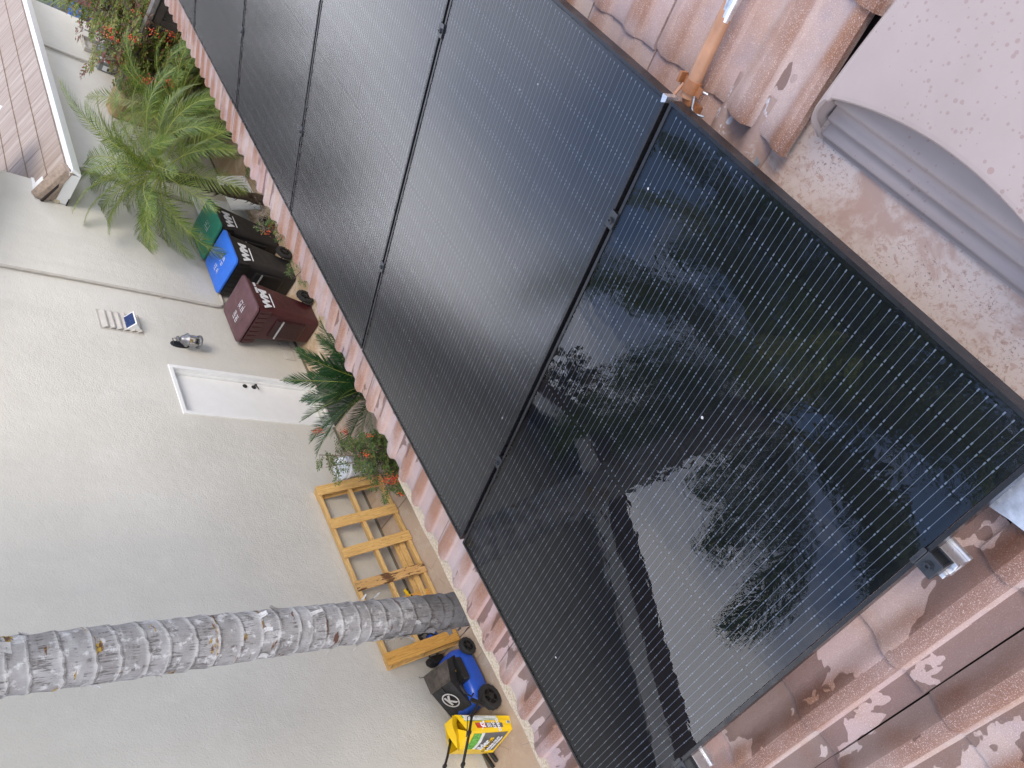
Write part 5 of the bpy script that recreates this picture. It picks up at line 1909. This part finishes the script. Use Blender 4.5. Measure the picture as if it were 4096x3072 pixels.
# torn bark flakes standing off the trunk
for k in range(60):
    z = rr.choice(rings_z[12:]) + rr.uniform(-0.01, 0.01)
    a = rr.uniform(-math.pi, math.pi) if k % 3 else rr.choice([-2.9, -0.35]) + rr.uniform(-0.5, 0.5)
    r = 0.152
    ln, wd_ = rr.uniform(0.03, 0.10), rr.uniform(0.02, 0.07)
    ca_, sa_ = math.cos(a), math.sin(a)
    rad, tan = Vector((ca_, sa_, 0)), Vector((-sa_, ca_, 0))
    curl = rr.uniform(0.010, 0.045)
    dr = rr.choice((-1, 1))
    b = MB()
    b.sheet(lambda u, v: tuple(rad * (r - 0.006 + curl * v * v + 0.004 * math.sin(9 * u)) + tan * ((u - 0.5) * wd_ * (1 - 0.35 * v) + 0.008 * math.sin(3 * v)) + Vector((0.012 * (z - 3) * .3, 0, z + dr * ln * (v - 0.1 * v * v)))), 4, 4)
    b.build('bark_flake', M_TRUNK, t, True)


def frond_mesh(name, L, nl, ll, lw, droop, mat_leaf, up=0.0, vee=0.5, stalk=0.14, sag=0.5, seed=0, thick=0.008, spread=70):
    """a feather frond along +x that arcs down; leaflets in two ranks"""
    r_ = random.Random(seed)
    b = MB()
    N_ = 26
    pts, tans = [], []
    p = Vector((0, 0, 0))
    ang = up
    for i in range(N_ + 1):
        pts.append(p.copy())
        d_ = Vector((math.cos(ang), 0, math.sin(ang)))
        tans.append(d_)
        p = p + d_ * (L / N_)
        ang -= droop / N_ * (0.4 + 1.2 * i / N_)
    b.tube(pts, [thick * (1 - 0.85 * i / N_) for i in range(N_ + 1)], 5, 1)
    for i in range(nl):
        f = stalk + (1 - stalk) * (i + 0.5) / nl
        k = min(N_ - 1, int(f * N_))
        q = pts[k].lerp(pts[k + 1], f * N_ - k)
        tg = tans[k]
        nrm = Vector((-tg.z, 0, tg.x))
        prof = math.sin(math.pi * min(1, 0.12 + 0.93 * (f - stalk) / (1 - stalk))) ** 0.6
        for sd in (-1, 1):
            ln = ll * prof * r_.uniform(0.88, 1.08) + 0.02
            sw = math.radians(spread - 42 * f + r_.uniform(-7, 7))
            dr_ = (tg * math.cos(sw) + Vector((0, sd, 0)) * math.sin(sw) * math.cos(vee) + nrm * math.sin(sw) * math.sin(vee) * r_.uniform(0.6, 1.3)).normalized()
            w2 = lw * (0.6 + 0.4 * prof)
            sdv = dr_.cross(nrm).normalized() * w2
            mid = q + dr_ * ln * 0.5 - Vector((0, 0, 1)) * sag * ln * 0.10
            tip = q + dr_ * ln * 0.96 - Vector((0, 0, 1)) * sag * ln * 0.48
            b.add([q - sdv * 0.4, q + sdv * 0.4, mid + sdv * 0.5, mid - sdv * 0.5, tip], [(0, 1, 2, 3), (3, 2, 4)], 0)
    me = b.mesh(name, [mat_leaf, M_RACHIS])
    return me


QF = [frond_mesh('palm_frond', 2.7, 120, 0.62, 0.017, d_, M_FROND, 0.9 - 0.2 * i, 0.35, 0.2, 0.9, i, 0.024) for i, d_ in enumerate((1.6, 2.0, 2.4))]
for k in range(30):
    o = link('frond', QF[k % 3], t)
    el = (0.8 if k < 7 else 0.3 if k < 16 else -0.2)
    o.matrix_local = Matrix.Translation((0.03, 0, ZT - 0.03)) @ Matrix.Rotation(k * 2.399 + 0.4, 4, 'Z') @ Matrix.Rotation(-el, 4, 'Y') @ Matrix.Rotation(rr.uniform(-.3, .3), 4, 'X')

# ================================================================== small feather palms by the bins
DF = [frond_mesh('date_palm_frond', 1.45 + 0.12 * i, 72, 0.31, 0.0078, d_, M_FROND, 0.35, 0.30, 0.13, 0.7, 20 + i, 0.009) for i, d_ in enumerate((1.25, 1.6, 1.9, 1.0))]


def date_palm(base, mid, crown, nfr, label, seed, scale=1.0, lean=0.0):
    t = thing('feather_palm', label, 'palm', base, group='small feather palms by the bins')
    r_ = random.Random(seed)
    B0, M0, C0 = Vector((0, 0, 0)), Vector(mid) - Vector(base), Vector(crown) - Vector(base)
    b = MB()
    P_ = []
    for i in range(13):
        f = i / 12
        P_.append(B0 * (1 - f) ** 2 + M0 * 2 * f * (1 - f) + C0 * f * f)
    b.tube(P_, [0.075 + 0.012 * math.sin(i * 2.1) for i in range(13)], 14)
    b.build('trunk', M_BOOT, t, True)
    b = MB()
    for i in range(150):
        f = r_.uniform(0.02, 1.0)
        k = min(11, int(f * 12))
        p = P_[k].lerp(P_[k + 1], f * 12 - k)
        a = r_.uniform(0, 2 * math.pi)
        rad = Vector((math.cos(a), math.sin(a), 0))
        tan = Vector((-math.sin(a), math.cos(a), 0))
        ln = r_.uniform(0.05, 0.13)
        q = p + rad * 0.07
        tp = q + rad * ln * 0.7 + Vector((0, 0, ln * 0.9))
        b.add([q - tan * 0.022, q + tan * 0.022, q + rad * ln * .4 + Vector((0, 0, ln * .4)) + tan * 0.012, q + rad * ln * .4 + Vector((0, 0, ln * .4)) - tan * 0.012, tp], [(0, 1, 2, 3), (3, 2, 4)])
    b.build('frond_stubs', M_BOOT, t, kind='stuff')
    for k in range(nfr):
        f = k / nfr
        el = 1.15 - 1.75 * f ** 0.8 + r_.uniform(-0.12, 0.12)
        o = link('frond', DF[k % 4], t)
        o.matrix_local = Matrix.Translation(C0) @ Matrix.Rotation(k * 2.39996 + seed, 4, 'Z') @ Matrix.Rotation(-el, 4, 'Y') @ Matrix.Rotation(r_.uniform(-.35, .35), 4, 'X') @ Matrix.Scale(scale * r_.uniform(0.85, 1.08), 4)


date_palm((10.30, 5.30, G), (10.1, 5.25, -3.5), (9.85, 5.15, -2.75), 46, 'feather palm with a shaggy brown trunk, its fronds arching over the green lidded bin', 5)
date_palm((11.75, 5.05, G), (11.7, 5.0, -3.9), (11.6, 4.95, -3.35), 34, 'lower feather palm in front of the stone pillar beside the berry shrub', 9, 0.88)

# ================================================================== sago
SF = [frond_mesh('sago_frond', 1.08, 72, 0.19, 0.0085, d_, M_SAGO, 0.2, 0.55, 0.10, 0.05, 40 + i, 0.007, 66) for i, d_ in enumerate((0.5, 0.75, 0.95))]
t = thing('sago_palm', 'dark green sago palm with stiff narrow leaflets growing between the mat and the roof edge', 'sago palm', (5.42, 4.62, G))
b = MB()
b.lathe([(0.10, 0.0), (0.14, 0.15), (0.13, 0.36), (0.05, 0.42), (0, 0.43)], None, 16)
b.build('trunk', M_BOOT, t, True)
rr = random.Random(12)
for k in range(28):
    el = 1.2 - 1.0 * (k / 28) + rr.uniform(-.08, .08)
    o = link('frond', SF[k % 3], t)
    o.matrix_local = Matrix.Translation((0, 0, 0.40)) @ Matrix.Rotation(k * 2.39996, 4, 'Z') @ Matrix.Rotation(-el, 4, 'Y') @ Matrix.Scale(rr.uniform(.85, 1.1), 4)


# ================================================================== berry shrubs
def leaf_quads(b, c, d_, n_, ln, wd_):
    s_ = d_.cross(n_)
    if s_.length < 1e-5:
        return
    s_ = s_.normalized() * wd_
    b.add([c, c + d_ * ln * 0.5 + s_, c + d_ * ln, c + d_ * ln * 0.5 - s_], [(0, 1, 2, 3)])


def shrub(base, label, stems, leaf_mats, seed, leaf=(0.034, 0.0075), sprays=9, spray=0.24, clusters=(), berry=0.0055, dry=0, group=None, name='berry_shrub', cat='shrub', berrym=None):
    """stems: list of (tip offset, leafy fraction start); each stem carries feathery sprays of leaflets"""
    t = thing(name, label, cat, base, group)
    r_ = random.Random(seed)
    bs = MB()
    bl = [MB() for _ in leaf_mats]
    tips = []
    for (tip, f0) in stems:
        tip = Vector(tip)
        b0 = Vector((r_.uniform(-.08, .08), r_.uniform(-.08, .08), 0))
        bend = Vector((r_.uniform(-.1, .1), r_.uniform(-.1, .1), 0.15 * tip.length))
        P_ = [b0 * (1 - f) + tip * f + bend * math.sin(math.pi * f) * 0.6 for f in [i / 8 for i in range(9)]]
        bs.tube(P_, [0.009 * (1 - 0.07 * i) for i in range(9)], 5)
        tips.append(P_[-1])
        for k in range(sprays):
            f = f0 + (1 - f0) * (k + r_.random()) / sprays
            kk = min(7, int(f * 8))
            q = P_[kk].lerp(P_[kk + 1], f * 8 - kk)
            a = r_.uniform(0, 2 * math.pi)
            up = r_.uniform(-0.25, 0.7)
            d_ = Vector((math.cos(a), math.sin(a), up)).normalized()
            L = spray * r_.uniform(0.6, 1.2)
            mi = r_.randrange(len(leaf_mats))
            e = q + d_ * L - Vector((0, 0, 0.12 * L))
            bs.tube([q, (q + e) / 2 + Vector((0, 0, 0.03 * L)), e], 0.0022, 3, cap=False)
            side = d_.cross(Vector((0, 0, 1))).normalized()
            for j in range(5):
                g = 0.28 + 0.72 * j / 4
                qq = q.lerp(e, g)
                for sd in (-1, 1):
                    br = (d_ * 0.55 + side * sd * 0.8 + Vector((0, 0, r_.uniform(-.35, .2)))).normalized()
                    bl_ = L * 0.36 * (1.15 - 0.6 * g)
                    for m_ in range(3):
                        lc = qq + br * bl_ * (0.3 + 0.35 * m_)
                        for s2 in ((-1, 1) if m_ < 2 else (0,)):
                            ld = (br * 0.75 + br.cross(Vector((0, 0, 1))) * s2 * 0.75 + Vector((0, 0, r_.uniform(-.5, .25)))).normalized()
                            leaf_quads(bl[mi], lc, ld, Vector((r_.uniform(-.5, .5), r_.uniform(-.5, .5), 1)).normalized(), leaf[0] * r_.uniform(.75, 1.3), leaf[1] * r_.uniform(.8, 1.25))
    bs.build('stems', M_STEM, t, kind='stuff')
    for i, m_ in enumerate(leaf_mats):
        bl[i].build('foliage', m_, t, kind='stuff')
    if clusters:
        ico = bmesh.new()
        bmesh.ops.create_icosphere(ico, subdivisions=1, radius=1.0)
        iv = [v.co.copy() for v in ico.verts]
        fi = [tuple(v.index for v in f.verts) for f in ico.faces]
        ico.free()
        for (c, n_, rad) in clusters:
            b = MB()
            for k in range(n_):
                dd = Vector((r_.gauss(0, 1), r_.gauss(0, 1), r_.gauss(0, 1)))
                p = Vector(c) + Vector((dd.x * rad * .55, dd.y * rad * .55, dd.z * rad))
                b.add([p + v * berry for v in iv], fi)
            b.build('berry_cluster', berrym or M_BERRY, t, 'all', kind='stuff')
    if dry:
        b = MB()
        for k in range(dry):
            c = Vector(r_.choice(tips)) + Vector((r_.uniform(-.1, .1), r_.uniform(-.1, .1), r_.uniform(-.05, .1)))
            for j in range(16):
                e = c + Vector((r_.gauss(0, .05), r_.gauss(0, .05), r_.gauss(0.03, .07)))
                b.tube([c, e], 0.0022, 3, cap=False)
                b.obox(e, (0.004, 0, 0), (0, 0.004, 0), (0, 0, 0.004))
        b.build('dry_flower_stalk', flat('dry_stalk', (0.22, 0.18, 0.14), 0.9), t, kind='stuff')
    return t


rr = random.Random(77)


def rstems(n, rx, ry, z0, z1, f0=0.3, cx=0, cy=0):
    return [((cx + rr.uniform(-rx, rx), cy + rr.uniform(-ry, ry), rr.uniform(z0, z1)), f0) for _ in range(n)]


# in front of the pallet
shrub((4.55, 4.85, G), 'green berry shrub with red clusters in front of the far end of the pallet',
      rstems(20, 0.34, 0.26, 0.45, 0.98, 0.25) + [((0.42, 0.55, 0.98), 0.4), ((0.3, 0.62, 0.9), 0.4), ((-0.45, 0.1, 0.75), 0.4)],
      (M_NANDGREEN, M_NANDGREEN), 5, sprays=8, spray=0.20, leaf=(0.036, 0.008),
      clusters=[((-0.42, -0.02, 0.76), 90, 0.055), ((-0.46, -0.10, 0.70), 70, 0.05), ((0.34, 0.10, 1.28), 40, 0.04), ((0.22, -0.05, 1.05), 26, 0.03), ((-0.15, -0.1, 0.98), 34, 0.035), ((0.05, -0.2, 0.9), 25, 0.03), ((-0.55, 0.05, 0.62), 24, 0.03)], dry=3, group='red berried shrubs')
# small one under the eave by the bins
shrub((7.85, 4.45, G), 'straggly red berried shrub with grey dry stalks in front of the charcoal bins',
      rstems(7, 0.28, 0.15, 0.75, 1.15, 0.45) + [((-0.75, 0.1, 1.0), 0.6), ((0.62, 0.1, 1.0), 0.6)],
      (M_NANDGREEN, M_NANDFAR), 15, sprays=5, spray=0.17, clusters=[((0.10, 0.06, 1.1), 26, 0.05), ((0.2, 0.02, 1.02), 20, 0.04), ((-0.02, 0.0, 0.98), 10, 0.035)], dry=7, group='red berried shrubs')
shrub((9.9, 4.6, G), 'sparse shrub with bare grey twigs at the foot of the small palm',
      rstems(9, 0.4, 0.2, 0.55, 1.0, 0.4), (M_NANDGREEN,), 19, sprays=4, spray=0.16, dry=2, group='red berried shrubs')
# the large one by the gate
shrub((13.0, 4.75, G), 'large multicoloured shrub full of red and orange berries in front of the dark gate',
      rstems(46, 0.85, 0.45, 1.2, 2.45, 0.30) + rstems(20, 1.0, 0.35, 0.5, 1.5, 0.15, -0.1, -0.15), (M_NANDFAR, M_NANDFAR, M_NANDFAR, M_NANDRED), 25, sprays=8, spray=0.32, leaf=(0.066, 0.016), berry=0.0095,
      clusters=[((rr.uniform(-.95, .8), rr.uniform(-.5, .2), rr.uniform(0.9, 2.4)), rr.randrange(14, 34), rr.uniform(.04, .06)) for _ in range(17)] + [((-1.25, -0.02, 1.75), 60, 0.07), ((-1.2, -0.1, 1.45), 46, 0.065)], dry=4, group='red berried shrubs')
shrub((15.0, 5.0, G), 'tall bronze and green shrub beyond the gate in front of the far wall meter',
      rstems(50, 1.15, 0.45, 1.3, 2.3, 0.30), (M_NANDRED, M_NANDFAR, M_NANDFAR), 35, sprays=8, spray=0.34, leaf=(0.068, 0.016), berry=0.010,
      clusters=[((rr.uniform(-1.1, 1.1), rr.uniform(-.4, .2), rr.uniform(1.0, 2.2)), rr.randrange(10, 26), rr.uniform(.04, .06)) for _ in range(12)], dry=2, group='red berried shrubs')
t = thing('spiky_plant', 'pale green palm like plant with narrow blades beyond the far house corner', 'plant', (17.3, 5.9, G))
for k in range(22):
    o = link('frond', DF[k % 4], t)
    o.matrix_local = Matrix.Translation((0, 0, 0.9)) @ Matrix.Rotation(k * 2.39996, 4, 'Z') @ Matrix.Rotation(-(1.2 - k * 0.06), 4, 'Y') @ Matrix.Scale(0.95, 4)
b = MB()
b.tube([(0, 0, 0), (0, 0, 0.92)], 0.07, 10)
b.build('trunk', M_BOOT, t, True)
t = thing('blue_tarp', 'bright blue plastic sheet heaped beyond the far house corner', 'tarp', (18.6, 6.6, G))
b = MB()
b.sheet(lambda u, v: ((u - .5) * 2.0, (v - .5) * 1.5, max(0.02, 1.25 * (math.sin(math.pi * u) * math.sin(math.pi * v)) ** 0.45 + 0.06 * math.sin(9 * u + 4 * v))), 20, 16)
b.build('tarp_sheet', M_TARP, t, True)

# ================================================================== background trees, seen only as reflections in the panels
rr = random.Random(5)
for (x, y, cz, rx, rz, nleaf, lab) in (
        (6.6, 11.5, 2.8, 2.2, 2.4, 8000, 'brown green tree behind the neighbouring house, mirrored in the wet panel'),
        (13.0, 11.5, 0.3, 3.0, 2.6, 7000, 'broad olive tree behind the low side roof, mirrored in the dusty panels'),
        (18.5, 12.5, 0.6, 3.6, 3.4, 7000, 'rounded olive tree farther along the row behind the low roof'),
        (26.0, 15.5, 1.6, 4.6, 4.6, 7000, 'tall olive tree far beyond the end of the neighbouring house'),
        (34.0, 14.0, 1.6, 5.0, 5.0, 7000, 'wide olive tree across the street beyond the gate'),
        (22.0, 7.5, -1.2, 2.2, 2.6, 5000, 'small olive tree beyond the far house corner near the street')):
    t = thing('olive_tree', lab, 'tree', (x, y, G), group='trees beyond the neighbouring house')
    H_ = cz - G
    b = MB()
    b.tube([(0, 0, 0), (0.1, 0, H_ * 0.35), (0.0, 0.1, H_ * 0.7), (0.1, 0, H_ + rz * 0.4)], [0.22, 0.18, 0.13, 0.05], 10)
    for k in range(14):
        a = rr.uniform(0, 6.28)
        z = rr.uniform(H_ * 0.6, H_ + rz * 0.2)
        b.tube([(0.05, 0, z), (math.cos(a) * rx * 0.4, math.sin(a) * rx * 0.4, z + 0.5), (math.cos(a) * rx * 0.85, math.sin(a) * rx * 0.85, z + 0.9)], [0.06, 0.04, 0.015], 6)
    b.build('trunk', M_STEM, t, True)
    b = MB()
    for k in range(nleaf):
        d_ = Vector((rr.gauss(0, 1), rr.gauss(0, 1), rr.gauss(0, 1))).normalized()
        r = rr.random() ** 0.45
        cl_ = Vector((math.floor(d_.x * 2.2), math.floor(d_.y * 2.2), math.floor(d_.z * 2.2)))
        if math.sin(cl_.x * 12.3 + cl_.y * 45.1 + cl_.z * 7.7 + x) > 0.62:
            continue
        c = Vector((d_.x * r * rx, d_.y * r * rx, H_ + d_.z * r * rz))
        leaf_quads(b, c, Vector((rr.gauss(0, 1), rr.gauss(0, 1), rr.gauss(0, .6))).normalized(), Vector((rr.gauss(0, .5), rr.gauss(0, .5), 1)), 0.08 * rx, 0.021 * rx)
    b.build('crown', M_TREELEAF, t, kind='stuff')
